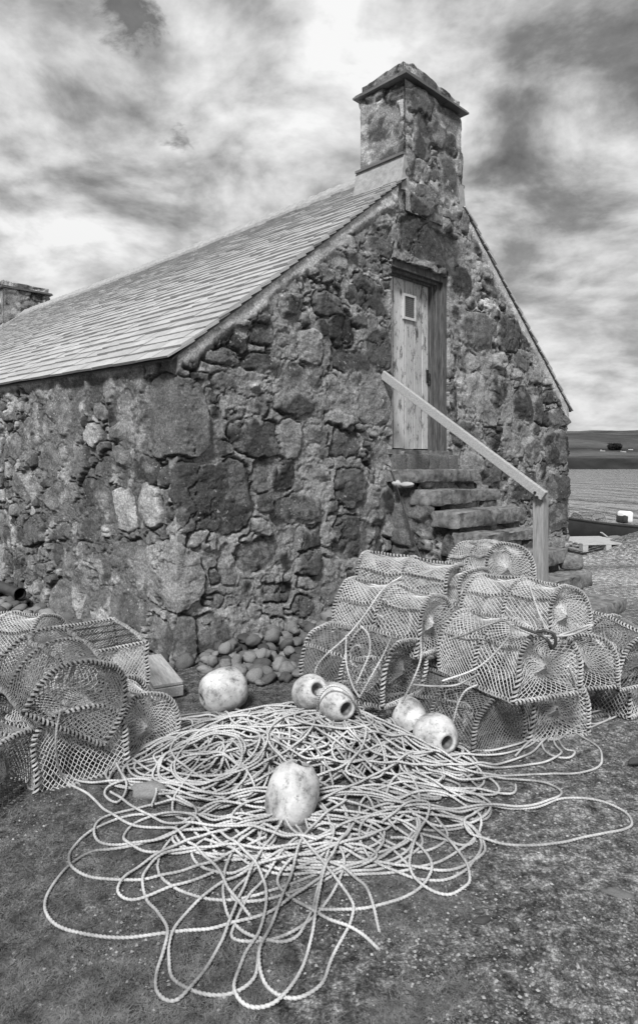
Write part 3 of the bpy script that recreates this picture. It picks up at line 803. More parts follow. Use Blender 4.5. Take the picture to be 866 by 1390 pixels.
def build_hills():
    xs = np.linspace(-1500, 2600, 420); q = np.linspace(0, 1, 110); ys = 640 + q ** 1.5 * 2600
    X, Y = np.meshgrid(xs, ys, indexing='ij')
    sh = 30 * (fbm(X * .004, X * 0, 300, 4) - .5)
    d = Y - 660 - sh
    bank = 13 * sstep(0, 40, d) + 4 * (fbm(X * .02, Y * .02, 303, 4) - .5) * sstep(10, 60, d)
    moor = 96 * sstep(40, 1500, d) * (.8 + .5 * fbm(X * .0016 + 1.3, Y * .0012, 305, 4)) + 16 * (fbm(X * .006, Y * .005, 308, 5) - .5) * sstep(60, 500, d)
    Z = -2.5 + bank + moor
    band = sstep(95, 25, d + 70 * (fbm(X * .018, Y * .014, 309, 4) - .5))
    A = (.012 + .085 * fbm(X * .003, Y * .008, 311, 5)) * (1 - band) + band * (.008 + .03 * fbm(X * .03, Y * .03, 315, 3))
    fields = sstep(.5, .54, fbm(X * .006, Y * .006, 313, 2)); A = A * (1 + .3 * (fields - .5) * (1 - band))
    mb = MB(); mb.add(np.stack([X, Y, Z], -1).reshape(-1, 3), [gridfaces(len(xs), len(ys))[:, ::-1]], A.ravel())
    tag(mb.build('hills', M['moor'], None, True), kind='structure')
    def hz(x, y):
        i = min(len(xs) - 2, max(0, int((x - xs[0]) / (xs[1] - xs[0])))); j = int(np.searchsorted(ys, y)) - 1
        return float(max(Z[i, j], Z[i + 1, j], Z[i, j + 1], Z[i + 1, j + 1]))
    return hz
HZ = build_hills()
labs = ['tiny white house farthest left on the hillside across the water', 'tiny white house just right of the dark wood on the far hillside', 'tiny white house above the dark wood on the far hillside', 'tiny white house farthest right on the hillside across the water']
for i, (px, y) in enumerate(((818, 1050), (846, 1020), (838, 1180), (856, 1090))):
    x = (px - CX) / F * y; z = HZ(x, y) - .6
    h = empty('far_house', (x, y, z), .5 - .3 * i); tag(h, labs[i], 'house', 'white houses on the far hillside')
    h.scale = (.6, .6, .6); b = MB(); b.box(-6, -3.2, -1, 6, 3.2, 3.6); b.add([(-6, -3.2, 3.6), (-6, 3.2, 3.6), (-6, 0, 6), (6, -3.2, 3.6), (6, 3.2, 3.6), (6, 0, 6)], [np.array([[0, 1, 2], [3, 5, 4]])]); b.build('wall', M['pallet'], h)
    r = MB(); r.add([(-6.4, -3.7, 3.3), (6.4, -3.7, 3.3), (6.4, 0, 6.2), (-6.4, 0, 6.2), (-6.4, 3.7, 3.3), (6.4, 3.7, 3.3)], [np.array([[0, 1, 2, 3], [3, 2, 5, 4]])]); r.build('roof', M['rod'], h)
def wood():
    mb = MB(); rng = np.random.default_rng(8)
    for k in range(36):
        y = 1075 + rng.random() * 40; x = (828 + rng.random() * 13 - CX) / F * y; z = HZ(x, y); R = 2.5 + rng.random() * 2
        u = rng.normal(size=(150, 3)); u /= np.linalg.norm(u, axis=1, keepdims=True)
        c = np.array([x, y, z + R * .9]) + u * R * (.6 + .45 * rng.random((150, 1))) * np.array([1, 1, 1.1])
        o = rng.normal(size=(150, 3, 3)) * 1.0
        mb.add((c[:, None] + o).reshape(-1, 3), [np.arange(450).reshape(-1, 3)])
    tag(mb.build('far_wood', M['rod']), 'small dark wood among white houses on the far hillside', 'wood', kind='stuff')
wood()

# short turf and gravel near the camera ------------------------------------------------------------------
def gnd(x, y): 
    return gz(x, y) + .030 * (fbm(x * 6, y * 6, 211, 4) - .5) + .016 * (fbm(x * 24, y * 24, 213, 3) - .5)
def build_turf():
    rng = np.random.default_rng(17); n = 900000
    y = 1.6 + 4.2 * rng.random(n) ** 1.5; x = (rng.random(n) * 1.25 - .62) * y * 1.05
    m = fbm(x * 2.4, y * 2.4, 240, 4) + .34 * sstep(.7, -.6, x) - .22 * sstep(.0, .9, x)
    k = m > .50 + .10 * rng.random(n); x, y = x[k], y[k]; n = len(x); z = gnd(x, y)
    a = rng.random(n) * 2 * PI; h = .003 + .008 * rng.random(n) ** 2; w = .0014 + .0016 * rng.random(n); lean = .014 * rng.normal(size=(n, 2))
    B = np.stack([x, y, z - .002], -1); s = np.stack([np.cos(a) * w, np.sin(a) * w, 0 * w], -1)
    T = B + np.stack([lean[:, 0], lean[:, 1], h], -1)
    mb = MB(); mb.add(np.stack([B - s, B + s, T], 1).reshape(-1, 3), [np.arange(3 * n).reshape(-1, 3)])
    tag(mb.build('turf', M['grass']), 'short worn turf on the ground before the cottage', 'grass', kind='stuff')
    n = 90000
    y = 1.65 + 5.5 * rng.random(n) ** 1.4; x = (rng.random(n) * 1.3 - .62) * y
    m = fbm(x * 3.1, y * 3.1, 250, 4) + .16 * sstep(-.2, .9, x) - .10 * sstep(.2, -.5, x)
    k = (m > .46 + .10 * rng.random(n)) | (rng.random(n) < .04); x, y = x[k], y[k]; n = len(x); z = gnd(x, y)
    r = .0014 + .0070 * rng.random(n) ** 4
    o = np.array([[1, 0, 0], [0, 1, 0], [-1, 0, 0], [0, -1, 0], [0, 0, .7], [0, 0, -.7]], float)
    V = o[None] * (1 + .5 * (rng.random((n, 6, 1)) - .5)) * r[:, None, None]
    a = rng.random(n) * 6.28; c, s_ = np.cos(a)[:, None], np.sin(a)[:, None]
    V = np.stack([V[..., 0] * c - V[..., 1] * s_, V[..., 0] * s_ + V[..., 1] * c, V[..., 2]], -1) + np.stack([x, y, z + r * .3], -1)[:, None]
    f = np.array([[0, 1, 4], [1, 2, 4], [2, 3, 4], [3, 0, 4], [1, 0, 5], [2, 1, 5], [3, 2, 5], [0, 3, 5]])
    mb = MB(); mb.add(V.reshape(-1, 3), [(np.arange(n)[:, None, None] * 6 + f[None]).reshape(-1, 3)], np.repeat(.06 + .26 * rng.random(n) ** 2, 6))
    tag(mb.build('gravel', M['gravel']), 'scattered pale gravel chips over bare earth', 'gravel', kind='stuff')
build_turf()

# ------------------------------------------------------------------ sky and light
SUN_EL, SUN_AZ = math.radians(46), math.radians(-166)      # azimuth from +Y towards +X: high on the left, a little behind the camera
def build_world():
    w = bpy.data.worlds.new('World'); SC.world = w; w.use_nodes = True
    nt = w.node_tree; bg = nt.nodes['Background']; L = nt.links
    sky = nt.nodes.new('ShaderNodeTexSky'); sky.sky_type = 'NISHITA'; sky.sun_disc = False
    sky.sun_elevation = SUN_EL; sky.sun_rotation = SUN_AZ
    bw = nt.nodes.new('ShaderNodeRGBToBW'); L.new(sky.outputs[0], bw.inputs[0])
    tc = nt.nodes.new('ShaderNodeTexCoord'); sp = nt.nodes.new('ShaderNodeSeparateXYZ'); L.new(tc.outputs['Generated'], sp.inputs[0])
    zz = mth(nt, 'ADD', mth(nt, 'MAXIMUM', sp.outputs[2], 0.0), .30)
    cx = mth(nt, 'DIVIDE', sp.outputs[0], zz); cy = mth(nt, 'DIVIDE', sp.outputs[1], zz)
    cb = nt.nodes.new('ShaderNodeCombineXYZ'); L.new(cx, cb.inputs[0]); L.new(cy, cb.inputs[1])
    def cloud(scale, detail, rough, off, dist=0.0, st=(1, 1, 1), rot=0.0):
        mp = nt.nodes.new('ShaderNodeMapping'); mp.inputs['Location'].default_value = off; mp.inputs['Scale'].default_value = st; mp.inputs['Rotation'].default_value = (0, 0, rot)
        L.new(cb.outputs[0], mp.inputs[0]); n = nt.nodes.new('ShaderNodeTexNoise'); n.inputs['Scale'].default_value = scale
        n.inputs['Detail'].default_value = detail; n.inputs['Roughness'].default_value = rough; n.inputs['Distortion'].default_value = dist
        L.new(mp.outputs[0], n.inputs['Vector']); return n.outputs['Fac']
    def patch(px, py, rad, soft=1.0):
        """0..1 round one direction of the sky, edge broken up by cloud noise"""
        d = Vector(((px - CX) / F, 1, (HY - py) / F)).normalized()
        dp = nt.nodes.new('ShaderNodeVectorMath'); dp.operation = 'DISTANCE'; nrm = nt.nodes.new('ShaderNodeVectorMath'); nrm.operation = 'NORMALIZE'
        L.new(tc.outputs['Generated'], nrm.inputs[0]); L.new(nrm.outputs[0], dp.inputs[0]); dp.inputs[1].default_value = d
        return mth(nt, 'SUBTRACT', 1.0, mth(nt, 'DIVIDE', dp.outputs['Value'], rad), True)
    big = cloud(1.25, 5, .5, (3.7, 1.2, 0), .2)
    mid = cloud(2.9, 10, .56, (9.1, 4.4, 0), .25)
    mid2 = cloud(2.9, 10, .56, (9.1 + .075 * 2.9 / 2.9, 4.4 - .05, 0), .25)
    fin = cloud(8.0, 9, .58, (2.1, 7.7, 0), .2)
    # billows lit from one side: density minus the density a little nearer the sun
    lit = mth(nt, 'SUBTRACT', mid, mid2)
    v = mth(nt, 'ADD', mth(nt, 'MULTIPLY', big, .40), mth(nt, 'ADD', mth(nt, 'MULTIPLY', mid, .44), mth(nt, 'MULTIPLY', fin, .16)))
    v = mth(nt, 'ADD', v, mth(nt, 'MULTIPLY', lit, .42))
    for (px, py, rad, amt) in [(110, 60, .16, .07), (690, 200, .22, .012), (440, 60, .24, -.055), (60, 160, .12, -.02), (160, 10, .10, -.02), (270, 260, .22, .03), (60, 345, .2, .05), (810, 300, .16, .05), (790, 40, .16, -.04), (790, 275, .07, -.05), (330, 60, .10, .03), (560, 40, .12, .02), (840, 440, .2, .02), (220, 110, .08, -.03)]:
        v = mth(nt, 'ADD', v, mth(nt, 'MULTIPLY', patch(px, py, rad), amt))
    r = ramp(nt, v, [(.30, .09), (.40, .24), (.46, .43), (.52, .66), (.61, .97)])
    # ragged holes where the darker clear sky shows through
    hole = cloud(6.0, 9, .66, (21.0, 6.0, 0), .4)
    hp = None
    for (px, py, rad) in [(250, 203, .05), (176, 18, .065)]:
        q = patch(px, py, rad); hp = q if hp is None else mth(nt, 'MAXIMUM', hp, q)
    hm = ramp(nt, mth(nt, 'MULTIPLY', mth(nt, 'ADD', mth(nt, 'MULTIPLY', hp, .45), mth(nt, 'MULTIPLY', mth(nt, 'SUBTRACT', hole, .5), 2.2)), mth(nt, 'MULTIPLY', hp, 3.0, True)), [(.18, 0), (.42, .75)])
    mix = nt.nodes.new('ShaderNodeMix'); mix.data_type = 'FLOAT'
    L.new(hm.outputs[0], mix.inputs[0]); L.new(mth(nt, 'MULTIPLY', r.outputs[0], CLOUD_K), mix.inputs[2]); L.new(mth(nt, 'MULTIPLY', bw.outputs[0], .16), mix.inputs[3])
    # thin bright haze of cloud towards the horizon
    hz_ = ramp(nt, sp.outputs[2], [(.0, .65), (.10, .42), (.40, .0)])
    mix2 = nt.nodes.new('ShaderNodeMix'); mix2.data_type = 'FLOAT'
    L.new(hz_.outputs[0], mix2.inputs[0]); L.new(mix.outputs[0], mix2.inputs[2]); mix2.inputs[3].default_value = .70 * CLOUD_K
    c = nt.nodes.new('ShaderNodeCombineColor')
    for k in range(3): L.new(mix2.outputs[0], c.inputs[k])
    L.new(c.outputs[0], bg.inputs[0]); bg.inputs[1].default_value = .1
CLOUD_K = 2.75
build_world()
sl = bpy.data.lights.new('sun', 'SUN'); sl.energy = 1.5; sl.angle = math.radians(11); sl.color = (1, 1, 1)
so = bpy.data.objects.new('sun', sl); COL.objects.link(so)
dirv = Vector((math.sin(SUN_AZ) * math.cos(SUN_EL), math.cos(SUN_AZ) * math.cos(SUN_EL), math.sin(SUN_EL)))
so.rotation_euler = dirv.to_track_quat('Z', 'Y').to_euler()
SC.view_settings.view_transform = 'Standard'; SC.view_settings.look = 'None'; SC.view_settings.gamma = 1.0; SC.view_settings.use_curve_mapping = False
SC.view_settings.exposure = 1.82
# ------------------------------------------------------------------ creels
CL, CW, CH, CV = .66, .43, .355, .11           # length, width, height, straight part of the side
def arch(q, W=CW, H=CH, V=CV):
    """q 0..1 along the D section from one foot over the top to the other"""
    ts = np.linspace(0, PI, 121); e = 2.35
    cx = -np.sign(np.cos(ts)) * np.abs(np.cos(ts)) ** (2 / e) * W / 2; cz = V + np.abs(np.sin(ts)) ** (2 / e) * (H - V)
    P = np.vstack([[-W / 2, 0], np.stack([cx, cz], 1), [W / 2, 0]])
    d = np.concatenate([[0], np.cumsum(np.linalg.norm(np.diff(P, axis=0), axis=1))]); d /= d[-1]
    return np.stack([np.interp(q, d, P[:, 0]), np.interp(q, d, P[:, 1])], -1)
def lattice(mb, PT, r, wrapj=False):
    """diamond net over a grid of points PT[i, j] (every second node is used)"""
    n, m, _ = PT.shape; A = []; B = []
    for i in range(n - 1):
        for j in range(i % 2, m, 2):
            for dj in (-1, 1):
                k = j + dj
                if wrapj: k %= m
                elif k < 0 or k >= m: continue
                A.append(PT[i, j]); B.append(PT[i + 1, k])
    struts(mb, np.array(A), np.array(B), r)
PROTO = {}
def make_creel_parts(style, seed):
    rng = np.random.default_rng(seed); res = {}
    tw = .00175
    # body net over the three hoops
    n, m = 43, 67
    xi = np.linspace(-CL + .01, -.01, n); qj = np.linspace(.0, 1, m)
    XI, QJ = np.meshgrid(xi, qj, indexing='ij')
    yz = arch(QJ); sag = np.abs(np.sin((XI / CL) * 2 * PI)) * np.sin(QJ * PI) ** .5
    nz = fbm(XI * 7 + seed * 9, QJ * 6, 400 + seed, 3) - .5
    k = 1 - .085 * sag + .05 * nz
    P = np.stack([XI + .012 * (fbm(XI * 9, QJ * 7, 410 + seed, 3) - .5), yz[..., 0] * k, .005 + yz[..., 1] * k], -1)
    mb = MB(); lattice(mb, P, tw)
    # base net
    nb = 27; YB, XB = np.meshgrid(np.linspace(-CW / 2, CW / 2, 29), xi, indexing='xy')
    res['netting'] = mb; mb = MB()
    lattice(mb, np.stack([XB, YB, .006 + .004 * np.sin(XB * 40)], -1), tw)
    res['base'] = mb
    # end nets: drawn together to the middle, or flat
    def end(x, drawn, inward):
        e = MB(); c = np.array([x, 0, CH * .45])
        if drawn:
            nr, na = 15, 76
            q = np.linspace(0, 1, 57)[:-1]; a = arch(q); base = np.stack([np.linspace(CW / 2, -CW / 2, na - 56 + 1)[:-1], np.zeros(na - 56)], -1)
            per = np.vstack([a, base]); f = np.linspace(1, .07, nr) ** 1.15
            R = np.zeros((nr, na, 3))
            for i in range(nr):
                w = f[i]; tw_ = .10 * (1 - w)
                yz_ = per * w + np.array([0, CH * .45]) * (1 - w)
                R[i, :, 0] = x + inward * (1 - w) ** 1.0 * (.5 + .5 * math.sin(i * .3)); R[i, :, 1:] = yz_
            R += .006 * (rng.random(R.shape) - .5)
            lattice(e, R, tw, True)
        else:
            n1, n2 = 27, 35; R = []
            ys = np.linspace(-CW / 2, CW / 2, n2)
            for i, v in enumerate(np.linspace(0, 1, n1)):
                # width of the D at this height
                z = v * CH; q = np.linspace(0, .5, 80); a = arch(q); w = np.interp(z, a[:, 1], -a[:, 0]); w = max(w, .01)
                R.append(np.stack([np.full(n2, x) + inward * .35 * np.cos(ys / CW * PI) * math.sin(v * PI) * .6, ys / (CW / 2) * w, np.full(n2, z)], -1))
            R = np.array(R) + .004 * (rng.random((n1, n2, 3)) - .5)
            lattice(e, R, tw)
        return e
    res['end_net'] = [end(-.002, style != 'flat', -.13), end(-CL + .002, True, .12)]
    # funnel entrances in the two sides with a pale hoop at the inner end
    res['entrance'] = []
    for sg in (-1, 1):
        f = MB(); nr, na = 10, 26; cx = -CL * (.32 if sg < 0 else .68); R = np.zeros((nr, na, 3)); a = np.linspace(0, 2 * PI, na, endpoint=False)
        for i in range(nr):
            w = i / (nr - 1); rad = .115 * (1 - w) + .062 * w; y = sg * (CW / 2 - .02 - .13 * w)
            R[i] = np.stack([cx + rad * np.cos(a), np.full(na, y) - sg * .03 * np.abs(np.sin(a)) * (1 - w), .16 + rad * np.sin(a) * .95 + .02 * w], -1)
        lattice(f, R, tw, True)
        ring = np.vstack([R[-1], R[-1][:1]]); tube(f, ring, .0055, 6)
        res['entrance'].append(f)
    # frame: tarred rods wound with cord
    hoopq = np.linspace(0, 1, 70)
    def hoop(x): a = arch(hoopq); return np.column_stack([np.full(70, x), a])
    y = CW / 2
    res['hoop'] = []
    for i, x in enumerate((0, -CL / 2, -CL)):
        c = MB(); w = MB(); path = np.vstack([hoop(x), [[x, -y, 0]]]) if i != 1 else hoop(x)
        big = i != 1
        tube(c, path, .0075 if big else .006, 6); coil(w, path, .0108 if big else .0088, .0064 if big else .005, .022 if big else .020, None, seed + i)
        res['hoop'].append((c, w))
    c = MB(); w = MB()
    longs = [[(0, s * y, 0), (-CL, s * y, 0)] for s in (-1, 1)]
    for q in (.27, .5, .73): a = arch(np.array([q]))[0]; longs.append([(-.0, a[0], a[1]), (-CL, a[0], a[1])])
    for L_ in longs:
        pth = resample(np.array(L_, float), .02); pth[:, 2] += .003 * np.sin(np.arange(len(pth)) * .5)
        tube(c, pth, .007, 6); coil(w, pth, .0095, .0052, .023, None, seed)
    for x in (np.linspace(-CL + .1, -.1, 3) if style != 'flat' else ()): c.box(x - .01, -y, -.004, x + .02, y, .006)
    res['frame'] = (c, w)
    return res
def make_creel(kind, style, seed):
    R = make_creel_parts(style, seed)
    def warp(mb):      # years of knocks: the whole cage is bent the same way
        out = []
        for v in mb.v:
            d = np.stack([fbm(v[:, 0] * 2.6 + v[:, 2] * 1.7 + k * 5.1, v[:, 1] * 2.6 + v[:, 2] * 1.1 + seed * 3.3, 800 + seed * 9 + k, 2) - .5 for k in range(3)], 1)
            w = v + d * np.array([.07, .11, .10]) * np.clip(v[:, 2:3] / .12, .25, 1)
            out.append(w)
        mb.v = out
    for q in R.values():
        for e in (q if isinstance(q, (list, tuple)) else [q]):
            for m_ in (e if isinstance(e, tuple) else [e]): warp(m_)
    net = M['net_light'] if kind == 'light' else M['net_dark']; wr = M['wrap'] if kind == 'light' else M['wrap_dark'] if kind == 'dark' else M['wrap']
    root = empty('creel', (0, 0, 0))
    fr = R['frame'][0].build('frame', M['rod'], root); R['frame'][1].build('binding', wr, fr)
    for c, w in R['hoop']:
        h = c.build('hoop', M['rod'], root); w.build('binding', wr, h)
    R['netting'].build('netting', net, root)
    R['base'].build('base_net', M['rod'], root)
    for e in R['end_net']: e.build('end_net', net, root)
    for f in R['entrance']: f.build('entrance', M['net_light'], root)
    return root
PROTO_SET = [make_creel('light', 'drawn', 1), make_creel('light', 'flat', 2), make_creel('dark', 'flat', 3), make_creel('mixed', 'drawn', 4)]
USED = set()
def copy_tree(o, parent=None):
    c = o.copy(); COL.objects.link(c); c.parent = parent
    for ch in o.children: copy_tree(ch, c)
    return c
def creel(k, px, py, z, delta, label, group, roll=0.0, pitch=0.0, flip=False, L=1.0, scale=1.0, sq=1.0):
    """front end of the creel stands with the middle of its foot where photo point (px,py) lies at height z"""
    d = (EYE - z) * F / (py - HY); p = np.array([(px - CX) / F * d, d, z])
    toward = math.atan2(-p[1], -p[0]); yaw = toward + math.radians(delta)
    if k in USED: r = copy_tree(PROTO_SET[k])
    else: r = PROTO_SET[k]; USED.add(k)
    r.location = p; pitch += random.uniform(-2.5, 2.5); roll += random.uniform(-3, 3); scale *= random.uniform(.96, 1.05)
    m = Matrix.Translation(Vector(p)) @ Matrix.Rotation(yaw, 4, 'Z') @ Matrix.Rotation(math.radians(pitch), 4, 'Y') @ Matrix.Rotation(math.radians(roll), 4, 'X')
    if flip: m = m @ Matrix.Translation((0, 0, CH)) @ Matrix.Rotation(PI, 4, 'X')
    r.matrix_world = m @ Matrix.Diagonal((L * scale, scale * random.uniform(.94, 1.06), scale * sq * random.uniform(.93, 1.04), 1))
    tag(r, label, 'creel', group)
    return r
GR = 'creels stacked by the steps'; GL = 'creels heaped beside the left wall'
RIGHT = [
 # k, px, py, z, delta, label
 (2, 678, 1018, 0, 50, 'creel with a dark open arched end at the bottom front of the right stack', dict()),
 (0, 758, 1004, 0, 38, 'creel on the ground right of the dark ended creel, under the middle tier', dict()),
 (0, 532, 992, .0, 58, 'low sagging creel on the ground behind the two white floats of the right stack', dict(sq=.58, L=.85)),
 (0, 742, 948, .33, 42, 'creel in the middle tier of the right stack below the black hook', dict()),
 (3, 547, 949, .20, 60, 'leftmost creel of the middle tier of the right stack above the paired floats', dict(roll=-3, scale=1.08, L=.84)),
 (0, 588, 884, .42, 58, 'creel resting on top of the leftmost one with a rope slanting over it', dict(pitch=5, roll=3)),
 (1, 612, 838, .52, 74, 'creel at the top left of the right stack against the gable wall', dict(pitch=4)),
 (0, 692, 803, .60, 28, 'creel highest at the back of the right stack near the stone steps', dict(pitch=-2)),
 (0, 770, 872, .55, 56, 'long creel in the upper right of the right stack under the white knotted cord', dict(roll=-3)),
 (0, 795, 936, .26, 28, 'creel with a netted end leaning at the right of the middle tier', dict(pitch=6, roll=4)),
 (3, 808, 972, .0, 44, 'creel on the ground at the right foot of the right stack', dict()),
 (3, 872, 930, .24, 50, 'dark bound creel cut by the right edge of the view', dict(pitch=3)),
 (1, 880, 968, .0, 62, 'creel on the ground beneath the one cut by the right edge', dict()),
 (1, 585, 965, .0, 66, 'creel on the ground in the dark middle of the right stack', dict()),
 (3, 690, 868, .28, 24, 'creel half hidden under the highest one at the back of the right stack', dict()),
 (1, 655, 845, .50, 52, 'creel wedged between the two upper rows of the right stack', dict(roll=5, pitch=-3)),
 (3, 625, 905, .22, 58, 'creel in the dark gap at the centre of the right stack', dict(roll=-6)),
 (3, 664, 905, .30, 60, 'creel hidden deep in the middle of the right stack', dict()),
]
for (k, px, py, z, dl, lab, kw) in RIGHT: creel(k, px, py, z, dl, lab, GR, **kw)
LEFT = [
 (2, 88, 992, .30, 16, 'dark netted creel tipped over on the front of the left heap', dict(roll=-36)),
 (1, 157, 958, .15, 18, 'upturned creel lying base up on top of the left heap', dict(flip=True, roll=4)),
 (0, 66, 905, .16, 52, 'pale worn creel at the back of the left heap by the wall', dict()),
 (1, 114, 1064, 0, 20, 'creel with a square meshed arched end on the ground under the tipped one', dict()),
 (0, 200, 1032, 0, 34, 'creel with its end net drawn to a point facing the rope heap', dict()),
 (3, 8, 1098, 0, 50, 'creel cut by the left edge at the lower front of the left heap', dict()),
 (2, -20, 1040, .05, 40, 'dark creel at the left edge behind the lower front one', dict()),
 (3, 150, 1000, .0, 30, 'creel on the ground underneath the upturned one', dict()),
]
for (k, px, py, z, dl, lab, kw) in LEFT: creel(k, px, py, z, dl, lab, GL, **kw)

# ------------------------------------------------------------------ floats
def make_float(name, seed, R=.125, Hh=.125, e=2.6, groove=True, p=None):
    mb = MB(); prof = []
    rh = .033
    prof.append((.001, -.0)); 
    prof = [(rh * .8, -Hh * .55), (rh, -Hh * .92), (rh + .008, -Hh * 1.0), (rh + .022, -Hh * 1.0)]
    for t in np.linspace(-PI / 2, PI / 2, 36):
        r = R * abs(math.cos(t)) ** (2 / e); z = Hh * math.copysign(abs(math.sin(t)) ** (2 / e), t)
        if r > rh + .03:
            if groove and abs(abs(z) - Hh * .45) < .012: r -= .0018
            if abs(z) < .005: r += .0016
            prof.append((r, z))
    prof += [(rh + .022, Hh * 1.0), (rh + .008, Hh * 1.0), (rh, Hh * .92), (rh * .8, Hh * .55), (.001, Hh * .5)]
    prof = [(.001, -Hh * .5)] + prof
    a = np.linspace(0, 2 * PI, 44, endpoint=False); pr = np.array(prof)
    v = np.stack([pr[:, None, 0] * np.cos(a), pr[:, None, 0] * np.sin(a), np.repeat(pr[:, 1:2], 44, 1)], -1)
    k = 1 + .05 * (fbm(v[..., 0] * 8 + seed, v[..., 2] * 8 + v[..., 1] * 6, 500 + seed, 2) - .5)
    v = v * k[..., None]
    col = np.full(v.shape[:2], .5); inner = (pr[:, 0] < rh + .002); col[inner] = .12
    mb.add(v.reshape(-1, 3), [gridfaces(len(pr), 44, True)], col.ravel())
    o = mb.build(name, M['float'], None, True)
    return o
def axis_rot(d):
    return Vector(d).to_track_quat('Z', 'Y').to_euler()
FL = [
 # px, py (centre), depth, radius, half length, axis, label
 (303, 938, 4.36, .145, .15, (-.75, -.45, -.22), 'big pale barrel float lying at the back of the rope heap by the cobbles', 2.9),
 (421, 940, 3.80, .100, .13, (.35, -.85, .42), 'white float tilted with its hole up, left of the paired floats by the creels', 2.4),
 (455, 953, 3.72, .102, .118, (.50, -.85, -.05), 'mottled float with a rope looped over it, beside the tilted white one', 2.5),
 (556, 975, 3.92, .105, .115, (.12, -.80, -.5), 'smooth white float half hidden behind the scuffed one by the dark ended creel', 2.4),
 (591, 999, 3.70, .122, .12, (.38, -.88, .03), 'scuffed grey float with a round hole facing out before the dark ended creel', 2.25),
 (397, 1079, 3.02, .118, .135, (.30, .22, .92), 'large mottled float sitting upright on the front of the rope heap', 2.6),
]
FOBJ = []
for i, (px, py, d, R, Hh, ax, lab, e) in enumerate(FL):
    o = make_float('float', i, R, Hh, e); o.location = at_depth(px, py, d); o.rotation_euler = axis_rot(ax)
    tag(o, lab, 'float', 'fishing floats among the ropes'); FOBJ.append(o)
# dark cord strap down one side of the front float
sm = MB(); a = np.linspace(-.15, PI * .98, 40)
tube(sm, np.stack([.121 * np.sin(a) ** 1, 0 * a + .01, .139 * np.cos(a)], 1), .006, 6); st = sm.build('cord_strap', M['rod'], FOBJ[5], True); st.rotation_euler = (0, 0, math.radians(-25))

# ------------------------------------------------------------------ ropes laid over one another on the ground
HF_R = .008; HF_X0, HF_Y0 = -2.2, 1.6
HFn = (int(4.8 / HF_R), int(3.6 / HF_R))
gx, gy = np.meshgrid(HF_X0 + np.arange(HFn[0]) * HF_R, HF_Y0 + np.arange(HFn[1]) * HF_R, indexing='ij')
HF = gnd(gx, gy)
HF += .085 * np.exp(-((gx + .2) / .72) ** 2 - ((gy - 3.68) / .46) ** 2)      # the heap is loose and stands up in the middle
def gauss(a, s):
    k = np.arange(-int(3 * s), int(3 * s) + 1); w = np.exp(-(k / s) ** 2 / 2); w /= w.sum()
    return np.convolve(np.pad(a, len(k) // 2, mode='edge'), w, 'valid')
RR = .0062
def lay(path, r=RR, lift=0.0):
    p = resample(np.asarray(path, float)[:, :2], .006)
    i = np.clip(((p[:, 0] - HF_X0) / HF_R).astype(int), 1, HFn[0] - 2); j = np.clip(((p[:, 1] - HF_Y0) / HF_R).astype(int), 1, HFn[1] - 2)
    h = HF[i, j]
    w = 4; hm = h.copy()
    for k in range(1, w + 1):
        hm[k:] = np.maximum(hm[k:], h[:-k]); hm[:-k] = np.maximum(hm[:-k], h[k:])
    z = np.maximum(gauss(hm, 5), h - .002) + r * .85 + lift
    z = gauss(z, 2)
    for di in (-1, 0, 1):
        for dj in (-1, 0, 1):
            np.maximum.at(HF, (i + di, j + dj), z + r * (.75 if di == 0 and dj == 0 else .25))
    return np.column_stack([p, z])
def meander(rng, c0, spread, ra, rb, turns, drift=.5):
    """loop after loop with slowly wandering centre, size and tilt"""
    th = np.linspace(0, 2 * PI * turns, int(turns * 46)); u = th / (2 * PI)
    s = rng.random() * 90
    def nzf(f, k): return (fbm(u * f + s, u * 0 + k * 7.3, int(s) + k, 3) - .5) * 2
    cx = c0[0] + spread[0] * 1.7 * nzf(drift, 1); cy = c0[1] + spread[1] * 1.7 * nzf(drift, 2)
    A = ra * (1 + .9 * nzf(.7, 3)); B = rb * (1 + .9 * nzf(.7, 4)); ph = 2.2 * nzf(.35, 5)
    q = th + 1.3 * nzf(.8, 6)
    ex, ey = A * np.cos(q), B * np.sin(q)
    x = cx + ex * np.cos(ph) - ey * np.sin(ph); y = cy + ex * np.sin(ph) + ey * np.cos(ph)
    x = x + .03 * nzf(4.0, 8); y = y + .03 * nzf(4.0, 9)
    return np.column_stack([x, y])
def limit(P, c, R, soft=.8):
    d = P - np.array(c); q = np.sqrt((d[:, 0] / R[0]) ** 2 + (d[:, 1] / R[1]) ** 2)
    f = np.where(q > soft, (soft + (1 - soft) * np.tanh((q - soft) / (1 - soft))) / np.maximum(q, 1e-6), 1)
    return np.array(c) + d * f[:, None]
def rope_thing(paths, label, group=None, name='rope', cols=None, r=RR):
    mb = MB()
    for k, p in enumerate(paths): rope(mb, p, r, .0052, (.5 if cols is None else cols[k]))
    o = mb.build(name, M['rope'], None, True); tag(o, label, 'rope', group); return o
